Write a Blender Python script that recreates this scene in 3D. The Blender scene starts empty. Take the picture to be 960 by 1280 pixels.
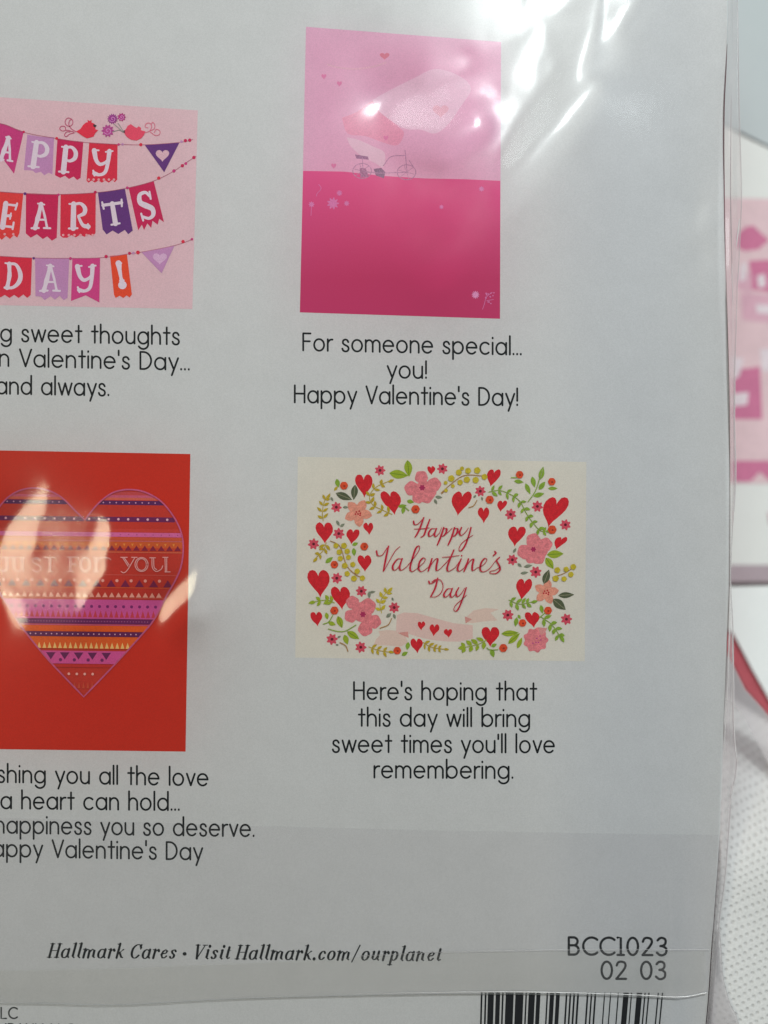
import bpy, math, random
import numpy as np

random.seed(7)
rng = np.random.RandomState(11)

# ------------------------------------------------------------------ camera, light, exposure
S = 0.00014          # metres on the face of the pack for one unit of the layout grid
Z0 = 0.036           # height of the pack's printed face above the cloth
D = 0.22             # camera above the printed face
sc = bpy.context.scene
cam_d = bpy.data.cameras.new("camera")
cam = bpy.data.objects.new("camera", cam_d)
sc.collection.objects.link(cam)
cam.location = (0, 0, Z0 + D)
cam_d.sensor_fit = 'VERTICAL'
cam_d.sensor_height = 36
cam_d.lens = 36 * D / (1280 * S)
cam_d.clip_start = 0.005
cam_d.clip_end = 50
cam_d.dof.use_dof = True
cam_d.dof.focus_distance = D
cam_d.dof.aperture_fstop = 3.7
sc.camera = cam

world = bpy.data.worlds.new("World")
sc.world = world
world.use_nodes = True
bg = world.node_tree.nodes["Background"]
bg.inputs[0].default_value = (0.83, 0.96, 1.0, 1)
bg.inputs[1].default_value = 0.20

sc.view_settings.view_transform = 'Standard'
sc.view_settings.look = 'None'
sc.view_settings.exposure = 0.0
sc.view_settings.gamma = 1
sc.render.engine = 'CYCLES'
sc.cycles.use_denoising = True
sc.cycles.max_bounces = 8
sc.cycles.transparent_max_bounces = 12
sc.cycles.sample_clamp_indirect = 4

LAMPS = {  # flat reflection point on the film (m), height above the film, size, radiance, colour
    'white': ((0.034, 0.114), 0.90, 0.14, 118.0, (0.93, 1.0, 0.99)),
    'panel': ((-0.060, 0.172), 1.00, 0.40, 7.2, (0.92, 1.0, 0.99)),
    'side': ((0.155, 0.075), 0.55, 0.33, 5.2, (0.92, 0.99, 1.0)),  # fill light added to even out the right half, no seen source
    'warm': ((-0.118, -0.004), 0.80, 0.16, 22.0, (1.0, 0.89, 0.62)),
}
def lamp_pos(k):
    (fx, fy), H, s, r, c = LAMPS[k]
    f = (D + H) / D
    return np.array([fx * f, fy * f, Z0 + H])
for k, (fp, H, s, rad, colr) in LAMPS.items():
    ld = bpy.data.lights.new(k + "_lamp", 'AREA')
    ld.shape = 'SQUARE' if k in ('panel', 'side') else 'DISK'
    ld.size = s
    area = s * s if k in ('panel', 'side') else math.pi * s * s / 4
    ld.energy = rad * area * math.pi
    ld.color = colr
    lo = bpy.data.objects.new(k + "_lamp", ld)
    lp = lamp_pos(k)
    lo.location = lp
    from mathutils import Vector
    lo.rotation_euler = (Vector((0, 0, Z0)) - Vector(lp)).to_track_quat('-Z', 'Y').to_euler()
    sc.collection.objects.link(lo)

# ------------------------------------------------------------------ materials
def lin(c):
    c = c / 255.0
    return c / 12.92 if c <= 0.04045 else ((c + 0.055) / 1.055) ** 2.4
WHITE = (170, 175, 173)
def ink(rgb):
    """the ink's own reflectance, judged against the white card beside it"""
    return tuple(min(0.86, 0.62 * lin(v) / lin(w)) for v, w in zip(rgb, WHITE))
_mats = {}
def mat(rgb, grain=0.14, rough=0.55, scale=4600.0, spec=0.10, raw=None):
    key = (tuple(rgb), grain, rough, scale, raw)
    if key in _mats:
        return _mats[key]
    m = bpy.data.materials.new("ink_%d_%d_%d" % tuple(rgb[:3]) if raw is None else "surface")
    m.use_nodes = True
    nt = m.node_tree
    b = nt.nodes["Principled BSDF"]
    c = ink(rgb) if raw is None else raw
    b.inputs["Roughness"].default_value = rough
    b.inputs["Specular IOR Level"].default_value = spec
    tc = nt.nodes.new("ShaderNodeTexCoord")
    geo = nt.nodes.new("ShaderNodeNewGeometry")
    n1 = nt.nodes.new("ShaderNodeTexNoise")
    n1.inputs["Scale"].default_value = scale
    n1.inputs["Detail"].default_value = 1.0
    nt.links.new(geo.outputs["Position"], n1.inputs["Vector"])
    n2 = nt.nodes.new("ShaderNodeTexNoise")
    n2.inputs["Scale"].default_value = 1500.0 if grain in (0.12, 0.16) else 260.0
    n2.inputs["Detail"].default_value = 3.0
    nt.links.new(geo.outputs["Position"], n2.inputs["Vector"])
    r1 = nt.nodes.new("ShaderNodeMapRange")
    r1.inputs[1].default_value = 0.25; r1.inputs[2].default_value = 0.75
    r1.inputs[3].default_value = 1 - grain; r1.inputs[4].default_value = 1 + grain
    nt.links.new(n1.outputs["Fac"], r1.inputs[0])
    g2_ = 1.3 if grain in (0.12, 0.16) else 0.35
    r2 = nt.nodes.new("ShaderNodeMapRange")
    r2.inputs[1].default_value = 0.25; r2.inputs[2].default_value = 0.75
    r2.inputs[3].default_value = 1 - grain * g2_; r2.inputs[4].default_value = 1 + grain * g2_
    nt.links.new(n2.outputs["Fac"], r2.inputs[0])
    mu = nt.nodes.new("ShaderNodeMath"); mu.operation = 'MULTIPLY'
    nt.links.new(r1.outputs[0], mu.inputs[0]); nt.links.new(r2.outputs[0], mu.inputs[1])
    vm = nt.nodes.new("ShaderNodeVectorMath"); vm.operation = 'SCALE'
    vm.inputs[0].default_value = c
    nt.links.new(mu.outputs[0], vm.inputs["Scale"])
    nt.links.new(vm.outputs[0], b.inputs["Base Color"])
    _mats[key] = m
    return m

def film_mat(name, tint=(0.97, 0.975, 0.97), rough=0.05, ior=1.5, bump=0.0, bscale=900.0, haze=0.0, scuff=None):
    m = bpy.data.materials.new(name)
    m.use_nodes = True
    nt = m.node_tree
    for n in list(nt.nodes):
        nt.nodes.remove(n)
    out = nt.nodes.new("ShaderNodeOutputMaterial")
    fr = nt.nodes.new("ShaderNodeFresnel"); fr.inputs[0].default_value = ior
    tr = nt.nodes.new("ShaderNodeBsdfTransparent"); tr.inputs[0].default_value = (*tint, 1)
    gl = nt.nodes.new("ShaderNodeBsdfGlossy"); gl.inputs["Roughness"].default_value = rough
    mx = nt.nodes.new("ShaderNodeMixShader")
    nt.links.new(fr.outputs[0], mx.inputs[0])
    last = tr
    scuffed = None
    if scuff:      # the film is creased dull over one patch: (x, y, radius)
        gp = nt.nodes.new("ShaderNodeNewGeometry")
        ds = nt.nodes.new("ShaderNodeVectorMath"); ds.operation = 'DISTANCE'; ds.inputs[1].default_value = (scuff[0], scuff[1], Z0)
        nz_ = nt.nodes.new("ShaderNodeTexNoise"); nz_.inputs["Scale"].default_value = 150; nz_.inputs["Detail"].default_value = 4
        nt.links.new(gp.outputs["Position"], ds.inputs[0]); nt.links.new(gp.outputs["Position"], nz_.inputs["Vector"])
        ma = nt.nodes.new("ShaderNodeMath"); ma.operation = 'MULTIPLY_ADD'; ma.inputs[1].default_value = scuff[2] * .9
        nt.links.new(nz_.outputs["Fac"], ma.inputs[0]); nt.links.new(ds.outputs["Value"], ma.inputs[2])
        rm = nt.nodes.new("ShaderNodeMapRange"); rm.interpolation_type = 'SMOOTHSTEP'
        rm.inputs[1].default_value = scuff[2] * .55; rm.inputs[2].default_value = scuff[2] * 1.5
        rm.inputs[3].default_value = .9; rm.inputs[4].default_value = .22
        nt.links.new(ma.outputs[0], rm.inputs[0]); scuffed = rm.outputs[0]
    if haze > 0:
        df = nt.nodes.new("ShaderNodeBsdfDiffuse"); df.inputs[0].default_value = (0.8, 0.74, 0.745, 1)
        m2 = nt.nodes.new("ShaderNodeMixShader"); m2.inputs[0].default_value = haze
        nt.links.new(tr.outputs[0], m2.inputs[1]); nt.links.new(df.outputs[0], m2.inputs[2])
        last = m2
    g2 = nt.nodes.new("ShaderNodeBsdfGlossy"); g2.inputs["Roughness"].default_value = min(1, rough * 2.9)
    m3 = nt.nodes.new("ShaderNodeMixShader"); m3.inputs[0].default_value = 0.30
    if scuffed is not None: nt.links.new(scuffed, m3.inputs[0])
    nt.links.new(gl.outputs[0], m3.inputs[1]); nt.links.new(g2.outputs[0], m3.inputs[2])
    nt.links.new(last.outputs[0], mx.inputs[1]); nt.links.new(m3.outputs[0], mx.inputs[2])
    nt.links.new(mx.outputs[0], out.inputs[0])
    if bump > 0:
        geo = nt.nodes.new("ShaderNodeNewGeometry")
        mp = nt.nodes.new("ShaderNodeMapping")
        mp.inputs["Rotation"].default_value = (0, 0, math.radians(-38))
        mp.inputs["Scale"].default_value = (1.0, 0.30, 1.0)
        nz = nt.nodes.new("ShaderNodeTexNoise"); nz.inputs["Scale"].default_value = bscale
        nz.inputs["Detail"].default_value = 3
        bp = nt.nodes.new("ShaderNodeBump"); bp.inputs["Strength"].default_value = 1.0
        bp.inputs["Distance"].default_value = bump
        nt.links.new(geo.outputs["Position"], mp.inputs["Vector"])
        nt.links.new(mp.outputs[0], nz.inputs["Vector"])
        nt.links.new(nz.outputs["Fac"], bp.inputs["Height"])
        nt.links.new(bp.outputs[0], gl.inputs["Normal"]); nt.links.new(bp.outputs[0], fr.inputs["Normal"])
    return m

# ------------------------------------------------------------------ object helpers
_world = {}
def place(o, loc, parent=None):
    sc.collection.objects.link(o)
    _world[o.name] = Vector(loc)
    if parent is not None:
        o.parent = parent
        o.location = Vector(loc) - _world[parent.name]
    else:
        o.location = loc
    return o
def tag(o, label=None, cat=None, group=None, kind=None):
    if label: o["label"] = label
    if cat: o["category"] = cat
    if group: o["group"] = group
    if kind: o["kind"] = kind
    return o
def empty(name, loc):
    o = bpy.data.objects.new(name, None)
    o.empty_display_size = 0.01
    return place(o, loc)

class MB:
    """collects vertices and faces (world metres) for one mesh object"""
    def __init__(s): s.v = []; s.f = []; s.fm = []; s.slot = 0
    def poly(s, pts):
        n = len(s.v); s.v += pts; s.f.append(list(range(n, n + len(pts)))); s.fm.append(s.slot)
    def build(s, name, mats, parent=None, smooth=False, label=None, kind=None):
        a = np.array(s.v, dtype=float)
        c = (a.min(0) + a.max(0)) / 2
        me = bpy.data.meshes.new(name)
        me.from_pydata([tuple(p) for p in (a - c)], [], s.f)
        for m in (mats if isinstance(mats, (list, tuple)) else [mats]):
            me.materials.append(m)
        for p, k in zip(me.polygons, s.fm): p.material_index = k
        if smooth:
            for p in me.polygons: p.use_smooth = True
        me.update()
        o = bpy.data.objects.new(name, me)
        place(o, Vector(c), parent)
        tag(o, label=label, kind=kind)
        return o

def W(px, py, z=Z0):
    return ((px - 480) * S, (640 - py) * S, z)
LEVEL = [0]
def z_next(step=6e-7):
    LEVEL[0] += step
    return Z0 + 4e-6 + LEVEL[0]
def up(pts):
    """pixel polygon ordered so that its face looks up"""
    a = 0
    for (x0, y0), (x1, y1) in zip(pts, pts[1:] + pts[:1]): a += x0 * y1 - x1 * y0
    return pts if a < 0 else pts[::-1]
def add_flat(mb, pts, z):
    mb.poly([W(x, y, z) for x, y in up(list(pts))])
def flat(name, pts, m, parent, z=None, label=None):
    mb = MB(); add_flat(mb, pts, z_next() if z is None else z)
    return mb.build(name, m, parent, label=label)

def smooth_path(pts, n=5):
    if len(pts) < 3: return list(pts)
    P = [np.array(p, float) for p in pts]
    P = [2 * P[0] - P[1]] + P + [2 * P[-1] - P[-2]]
    out = []
    for i in range(1, len(P) - 2):
        for k in range(n):
            t = k / n
            a, b, c, d = P[i - 1:i + 3]
            out.append(tuple(0.5 * (2 * b + (c - a) * t + (2 * a - 5 * b + 4 * c - d) * t * t + (3 * b - a - 3 * c + d) * t ** 3)))
    out.append(tuple(P[-2]))
    return out
def ribbon(mb, pts, w, z, cap=True):
    """flat pen stroke along pixel points; w a number, a list per point, or f(direction)"""
    P = [np.array(p, float) for p in pts]
    Q = [P[0]]
    for p in P[1:]:
        if np.hypot(*(p - Q[-1])) > 1e-3: Q.append(p)
    P = Q
    n = len(P)
    if n < 2: return
    ws = []
    L = []; R = []
    for i in range(n):
        d = P[min(i + 1, n - 1)] - P[max(i - 1, 0)]
        d = d / (np.hypot(*d) + 1e-9)
        if callable(w): wi = w(d, i / (n - 1))
        elif isinstance(w, (list, tuple)):
            t = i / (n - 1) * (len(w) - 1); k = min(int(t), len(w) - 2); wi = w[k] + (w[k + 1] - w[k]) * (t - k)
        else: wi = w
        nn = np.array([-d[1], d[0]])
        L.append(P[i] + nn * wi / 2); R.append(P[i] - nn * wi / 2); ws.append(wi)
    if cap:
        for end, i in ((0, 0), (1, n - 1)):
            d = (P[1] - P[0]) if end == 0 else (P[-1] - P[-2])
            a0 = math.atan2(d[1], d[0]) + (math.pi / 2 if end == 0 else -math.pi / 2)
            r = ws[i] / 2
            pts2 = [(P[i][0] + r * math.cos(a0 + math.pi * k / 6), P[i][1] + r * math.sin(a0 + math.pi * k / 6)) for k in range(7)]
            add_flat(mb, pts2, z)
    for i in range(n - 1):
        q = [tuple(L[i]), tuple(L[i + 1]), tuple(R[i + 1]), tuple(R[i])]
        add_flat(mb, q, z)
def stroke(name, pts, w, m, parent, smooth=True, z=None, label=None):
    mb = MB(); ribbon(mb, smooth_path(pts) if smooth else pts, w, z_next() if z is None else z)
    return mb.build(name, m, parent, label=label)
def ell(cx, cy, rx, ry, n=18, rot=0):
    c, s_ = math.cos(rot), math.sin(rot)
    return [(cx + rx * math.cos(t) * c - ry * math.sin(t) * s_, cy + rx * math.cos(t) * s_ + ry * math.sin(t) * c) for t in [2 * math.pi * k / n for k in range(n)]]

# ------------------------------------------------------------------ monoline caption lettering
def arc(cx, cy, rx, ry, a0, a1, n=16):
    return [(cx + rx * math.cos(math.radians(a0 + (a1 - a0) * k / n)), cy + ry * math.sin(math.radians(a0 + (a1 - a0) * k / n))) for k in range(n + 1)]
X = 0.68; R_ = 0.34
G = {}
def glyph(ch, adv, *strokes): G[ch] = (adv, strokes)
circ = lambda ox=0: arc(R_ + ox, R_, R_, R_, 0, 360, 24)
glyph('a', 0.68, circ(), [(0.68, 0), (0.68, X)])
glyph('b', 0.68, circ(), [(0, 0), (0, 1.08)])
glyph('c', 0.60, arc(R_, R_, R_, R_, 45, 315))
glyph('d', 0.68, circ(), [(0.68, 0), (0.68, 1.08)])
glyph('e', 0.68, [(0.02, R_ + .02), (0.67, R_ + .02)], arc(R_, R_, R_, R_, 3, 318))
glyph('g', 0.68, circ(), [(0.68, X), (0.68, -0.02)] + arc(R_, -0.02, R_, 0.29, 0, -150))
glyph('h', 0.56, [(0, 0), (0, 1.08)], [(0, 0.38)] + arc(0.28, 0.40, 0.28, 0.28, 180, 0) + [(0.56, 0)])
glyph('i', 0.0, [(0, 0), (0, X)], [(0, 0.93), (0, 0.97)])
glyph('l', 0.0, [(0, 0), (0, 1.08)])
glyph('m', 0.96, [(0, 0), (0, X)], arc(0.24, 0.43, 0.24, 0.25, 180, 0) + [(0.48, 0)], arc(0.72, 0.43, 0.24, 0.25, 180, 0) + [(0.96, 0)])
glyph('n', 0.56, [(0, 0), (0, X)], arc(0.28, 0.40, 0.28, 0.28, 180, 0) + [(0.56, 0)])
glyph('o', 0.68, circ())
glyph('p', 0.68, circ(), [(0, X), (0, -0.33)])
glyph('r', 0.30, [(0, 0), (0, X)], arc(0.28, 0.38, 0.28, 0.29, 180, 80))
glyph('s', 0.42, smooth_path([(.41, .54), (.33, .65), (.2, .685), (.06, .62), (.05, .46), (.2, .36), (.37, .28), (.43, .15), (.35, .02), (.2, -.01), (.06, .04), (.0, .15)], 4))
glyph('t', 0.40, [(0.2, 0), (0.2, 0.98)], [(0, X - .02), (0.40, X - .02)])
glyph('u', 0.56, [(0, X), (0, .28)] + arc(0.28, 0.28, 0.28, 0.28, 180, 360) + [(0.56, X)], [(0.56, .3), (0.56, 0)])
glyph('v', 0.54, [(0, X), (0.27, 0)], [(0.27, 0), (0.54, X)])
glyph('w', 0.92, [(0, X), (0.23, 0)], [(0.23, 0), (0.46, X)], [(0.46, X), (0.69, 0)], [(0.69, 0), (0.92, X)])
glyph('y', 0.58, [(0, X), (0.30, 0.02)], [(0.58, X), (0.17, -0.33)])
glyph('H', 0.68, [(0, 0), (0, 1)], [(0.68, 0), (0.68, 1)], [(0, .52), (0.68, .52)])
glyph('V', 0.74, [(0, 1), (0.37, 0)], [(0.37, 0), (0.74, 1)])
glyph('D', 0.70, [(0, 0), (0, 1)], [(0, 1), (0.2, 1)] + arc(.2, .5, .5, .5, 90, -90) + [(0.2, 0), (0, 0)])
glyph('F', 0.50, [(0, 0), (0, 1)], [(0, 1), (0.5, 1)], [(0, .54), (0.45, .54)])
glyph('S', 0.55, smooth_path([(.52, .82), (.42, .97), (.25, 1.0), (.07, .92), (.05, .70), (.22, .56), (.42, .46), (.54, .28), (.47, .07), (.27, 0), (.08, .06), (.0, .22)], 4))
glyph('W', 1.16, [(0, 1), (0.29, 0)], [(0.29, 0), (0.58, 1)], [(0.58, 1), (0.87, 0)], [(0.87, 0), (1.16, 1)])
glyph('.', 0.0, [(0, 0.02), (0, 0.05)])
glyph('!', 0.0, [(0, 0.02), (0, 0.05)], [(0, .27), (0, 1.0)])
glyph("'", 0.0, [(0, .78), (0, 1.05)])
glyph('0', 0.60, arc(.30, .5, .30, .5, 0, 360, 26))
glyph('1', 0.30, [(0.18, 0), (0.18, 1), (0, 1)], [(0.0, 0), (0.36, 0)])
glyph('2', 0.56, smooth_path([(.02, .78), (.10, .95), (.28, 1.0), (.48, .93), (.53, .75), (.44, .55), (.25, .30), (.0, .0)], 4), [(0.0, 0), (.56, 0)])
glyph('3', 0.54, smooth_path([(.04, .86), (.16, .98), (.32, 1.0), (.48, .90), (.48, .68), (.36, .56), (.2, .53)], 4), smooth_path([(.2, .53), (.38, .50), (.53, .36), (.51, .12), (.34, .0), (.16, .01), (.0, .14)], 4))
glyph('B', 0.56, [(0, 0), (0, 1)], [(0, 1), (.25, 1)] + arc(.27, .77, .23, .23, 90, -90) + [(0, .54)], [(0, .54), (.28, .54)] + arc(.29, .27, .27, .27, 90, -90) + [(0, 0)])
glyph('C', 0.72, arc(.48, .5, .48, .5, 48, 312, 20))
glyph('L', 0.48, [(0, 1), (0, 0), (.48, 0)])
glyph('O', 0.9, arc(.45, .5, .45, .5, 0, 360, 26))
glyph('M', 0.8, [(0, 0), (0, 1)], [(0, 1), (.4, .25)], [(.4, .25), (.8, 1)], [(.8, 1), (.8, 0)])
glyph('P', 0.55, [(0, 0), (0, 1)], [(0, 1), (.27, 1)] + arc(.29, .75, .26, .25, 90, -90) + [(0, .5)])
glyph('A', 0.72, [(0, 0), (.36, 1)], [(.36, 1), (.72, 0)], [(.13, .34), (.59, .34)])
glyph('N', 0.66, [(0, 0), (0, 1)], [(0, 1), (.66, 0)], [(.66, 0), (.66, 1)])
glyph('Y', 0.7, [(0, 1), (.35, .5)], [(.7, 1), (.35, .5)], [(.35, .5), (.35, 0)])
glyph(',', 0.0, [(0, 0.05), (-.05, -.12)])
SP = {' ': 0.34}
def text_line(name, txt, x0, x1, y0, y1, cap, m, parent, w=2.1, gap=0.22, label=None, wf=None, shear=0.0, font=None, steps=3e-7):
    """one printed line whose baseline runs from (x0,y0) to (x1,y1); cap height in layout units"""
    F = font or G
    x = 0.0; items = []
    for i, ch in enumerate(txt):
        if ch == ' ':
            x += SP[' ']; continue
        adv, st = F[ch]
        items.append((x, st)); x += adv + gap * (0.8 if ch in 'vwyVWrt' else 1.0)
    total = x - gap
    ux = (x1 - x0) / total
    sl = (y1 - y0) / (x1 - x0)
    mb = MB(); z = z_next(1e-6)
    for ox, st in items:
        for s_ in st:
            z += steps
            pw = wf if wf else w
            if isinstance(s_, tuple) and s_ and isinstance(s_[0], (int, float)):   # (width factor, points)
                fac, s_ = s_
                pw = (lambda d, t, f=fac: wf(d, t) * f) if wf else w * fac
            pts = [(x0 + (ox + px + shear * py / (ux / cap)) * ux, 0) for px, py in s_]
            pts = [(X_, y0 + (X_ - x0) * sl - py * cap) for (X_, _), (px, py) in zip(pts, s_)]
            ribbon(mb, pts, pw, z)
    LEVEL[0] = 0
    return mb.build(name, m, parent, label=label)

# roman italic with thick stems for the foot line
GI = {}
def gi(ch, adv, *st): GI[ch] = (adv, st)
sf = lambda x, y, l=.17, r=.17: (1.0, [(x - l, y), (x + r, y)])
gi('H', .78, [(.1, 0), (.1, 1)], [(.68, 0), (.68, 1)], (0.8, [(.1, .5), (.68, .5)]), sf(.1, 0), sf(.1, 1), sf(.68, 0), sf(.68, 1))
gi('a', .56, arc(.24, .3, .24, .33, 60, 330, 12), [(.48, .63), (.48, .1), (.58, .02)], (0.5, [(.3, .62), (.48, .62)]))
gi('l', .18, [(.08, 1.05), (.08, .08), (.2, .0)], sf(.06, 1.02, .16, .03))
gi('m', .92, [(.06, 0), (.06, .64)], [(.06, .4), (.25, .62), (.42, .55), (.44, 0)], [(.44, .4), (.64, .62), (.8, .55), (.82, .08), (.93, .02)], sf(.04, .62, .16, 0))
gi('r', .42, [(.08, 0), (.08, .64)], (0.7, [(.08, .38), (.2, .58), (.36, .62)]), (1.2, [(.34, .6), (.38, .54)]), sf(.06, .62, .16, 0))
gi('k', .54, [(.08, 0), (.08, 1.05)], (0.5, [(.1, .28), (.46, .62)]), [(.22, .38), (.44, .06), (.56, .02)], sf(.06, 1.02, .16, .03), (1.1, [(.42, .6), (.48, .62)]))
gi('C', .70, smooth_path([(.68, .78), (.55, .97), (.3, .97), (.08, .72), (.06, .32), (.22, .05), (.45, .0), (.66, .2)], 4), (.6, [(.68, 1.0), (.68, .68)]))
gi('e', .48, [(.06, .32), (.36, .38), (.42, .54), (.3, .64), (.1, .5), (.04, .25), (.16, .03), (.34, .03), (.46, .16)])
gi('s', .40, smooth_path([(.36, .52), (.24, .63), (.08, .55), (.12, .40), (.30, .24), (.28, .06), (.12, .0), (.02, .1)], 4))
gi('V', .74, [(.1, 1), (.28, 0)], (0.5, [(.28, 0), (.68, 1)]), sf(.1, 1), sf(.68, 1))
gi('i', .20, [(.08, .64), (.08, .08), (.2, .0)], (1.2, [(.12, .90), (.12, .94)]), sf(.04, .64, .08, .02))
gi('t', .30, [(.1, .86), (.1, .1), (.18, .0), (.3, .08)], (0.6, [(0, .62), (.28, .62)]))
gi('.', .10, (1.3, [(.04, .03), (.04, .07)]))
gi('c', .46, smooth_path([(.42, .5), (.3, .63), (.12, .54), (.04, .28), (.14, .04), (.3, .02), (.44, .15)], 4))
gi('o', .52, arc(.25, .32, .24, .33, 0, 360, 18))
gi('/', .50, (0.6, [(0.05, -.15), (.35, 1.1)]))
gi('u', .60, [(.08, .62), (.06, .15), (.18, .02), (.34, .08), (.46, .3)], [(.46, .64), (.46, .1), (.58, .02)], sf(.04, .62, .08, .02))
gi('p', .56, [(.08, .64), (.08, -.33)], arc(.28, .32, .22, .32, 140, -140, 14), sf(.08, -.33), sf(.04, .62, .08, .02))
gi('n', .60, [(.06, 0), (.06, .64)], [(.06, .4), (.28, .62), (.44, .55), (.46, .08), (.58, .02)], sf(.04, .62, .16, 0))
gi('*', .30, (4.0, [(.10, .34), (.13, .34)]))

# ------------------------------------------------------------------ the boxed card pack
pack = tag(empty("card_box", (0, 0, 0)),
           "large clear-wrapped boxed card assortment, white back printed with four card pictures and a barcode",
           "card box")
white_card = mat((171, 174.5, 174.5), grain=0.055, rough=0.5)
EDGE = [(909, -70), (909, 60), (907, 90), (905, 130), (904.5, 180), (905, 240), (906, 300), (907.5, 360), (909.5, 420), (911, 480), (912, 540),
        (912.5, 600), (912.5, 660), (912, 700), (910.5, 760), (909, 800), (907.5, 850), (905, 900), (902.5, 960), (901, 1000), (899.5, 1040), (897, 1080),
        (894, 1120), (892, 1150), (889.5, 1180), (887, 1220), (885, 1250), (882, 1280), (877, 1345)]
# printed back panel: a slightly thick sheet with folded-down side walls
mb = MB()
outline = [(-230, -70)] + EDGE + [(-230, 1345)]
add_flat(mb, outline, Z0)
body_top = up(outline)
def wall(mb, pts, z1, z0_, inset=0.0):
    n = len(pts)
    for i in range(n):
        a, b = pts[i], pts[(i + 1) % n]
        mb.poly([W(a[0], a[1], z0_), W(b[0], b[1], z0_), W(b[0], b[1], z1), W(a[0], a[1], z1)])
wall(mb, body_top, Z0, Z0 - 0.0011)
mb.build("back_panel", white_card, pack, label="white printed back panel of the box")
mb = MB()
ins = [(x - (3.2 if x > 0 else -3), y) for x, y in body_top]
wall(mb, ins, Z0 - 0.0011, 0.0035)
mb.poly([W(x, y, 0.0035) for x, y in ins[::-1]])
mb.build("box_wall", mat((120, 70, 82), rough=0.6), pack, label="dark rose side walls under the back panel")

def picture(name, corners, rgb, label, grain=0.07):
    LEVEL[0] = 6e-6
    mb = MB(); z = z_next()
    add_flat(mb, corners, z)
    return mb.build(name, mat(rgb, grain=grain), pack, label=label)

def crop(off, k):
    return lambda *pts: [(off[0] + x / k, off[1] + y / k) for x, y in pts]

# ---------- banner picture
ban = picture("card_picture", [(-115, 113.5), (0, 121.5), (247.3, 138), (240.5, 386.3), (0, 381.5), (-119, 379)], (184, 158, 164),
              "pale pink printed card picture with a banner reading happy hearts day")
c1 = crop((0, 100), 3.692)
MAG = (165, 48, 105); LAV = (160, 118, 158); CRI = (165, 26, 72); RED = (178, 36, 58); ORR = (186, 52, 52); PUR = (82, 42, 104); PNK = (172, 54, 112)
FLAGS = [
    ("H", RED, [(-290, 170), (-170, 182), (-185, 385), (-300, 372)], None),
    ("A", MAG, [(-62, 196), (4, 200), (110, 238), (65, 433), (10, 360), (-80, 385)], (32, 318, 72, 112, 8)),
    ("P", LAV, [(126, 252), (190, 262), (250, 264), (242, 436), (224, 428), (205, 440), (188, 424), (165, 430), (150, 418), (110, 416)], (180, 346, 92, 122, 7)),
    ("P", CRI, [(265, 272), (385, 285), (372, 452), (356, 462), (340, 446), (318, 457), (300, 442), (278, 452), (254, 440)], (316, 368, 84, 124, 5)),
    ("Y", RED, [(412, 288), (543, 296), (541, 460), (530, 472), (518, 462), (502, 474), (486, 464), (470, 474), (454, 464), (438, 474), (424, 464), (408, 474), (399, 464)], (470, 382, 92, 122, 4)),
    ("E", ORR, [(-75, 510), (108, 522), (90, 706), (80, 728), (64, 716), (46, 734), (28, 720), (8, 738), (-10, 722), (-85, 722)], (38, 626, 84, 120, 6)),
    ("A", CRI, [(120, 522), (270, 528), (262, 728), (240, 742), (218, 722), (198, 734), (170, 712), (142, 728), (119, 708)], (190, 628, 92, 120, 0)),
    ("R", RED, [(280, 528), (442, 520), (441, 706), (428, 722), (410, 712), (390, 724), (370, 714), (350, 727), (330, 716), (310, 728), (290, 728), (278, 718)], (362, 628, 100, 122, 0)),
    ("T", PUR, [(452, 520), (577, 503), (613, 695), (592, 712), (576, 692), (546, 711), (520, 695), (492, 713), (474, 690)], (524, 612, 96, 118, -8)),
    ("S", CRI, [(594, 498), (710, 468), (757, 656), (735, 641), (728, 668), (704, 650), (698, 683), (680, 662), (665, 693), (655, 668), (638, 694)], (674, 580, 88, 128, -13)),
    ("D", RED, [(-5, 814), (148, 822), (142, 992), (126, 1006), (108, 990), (86, 1006), (66, 992), (44, 1006), (22, 992), (2, 1004), (-12, 990)], (62, 905, 92, 126, 3)),
    ("A", LAV, [(162, 820), (320, 824), (312, 1006), (294, 1016), (276, 996), (254, 1014), (234, 998), (206, 1016), (190, 1000), (164, 998)], (232, 915, 98, 124, 0)),
    ("Y", PNK, [(334, 822), (462, 822), (459, 1027), (396, 994), (328, 1020)], (396, 916, 92, 126, 0)),
    ("!", (190, 62, 34), [(508, 812), (586, 805), (609, 990), (598, 1004), (585, 994), (570, 1006), (552, 996), (534, 1006), (526, 990)], (556, 900, 40, 118, -5)),
]
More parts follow.
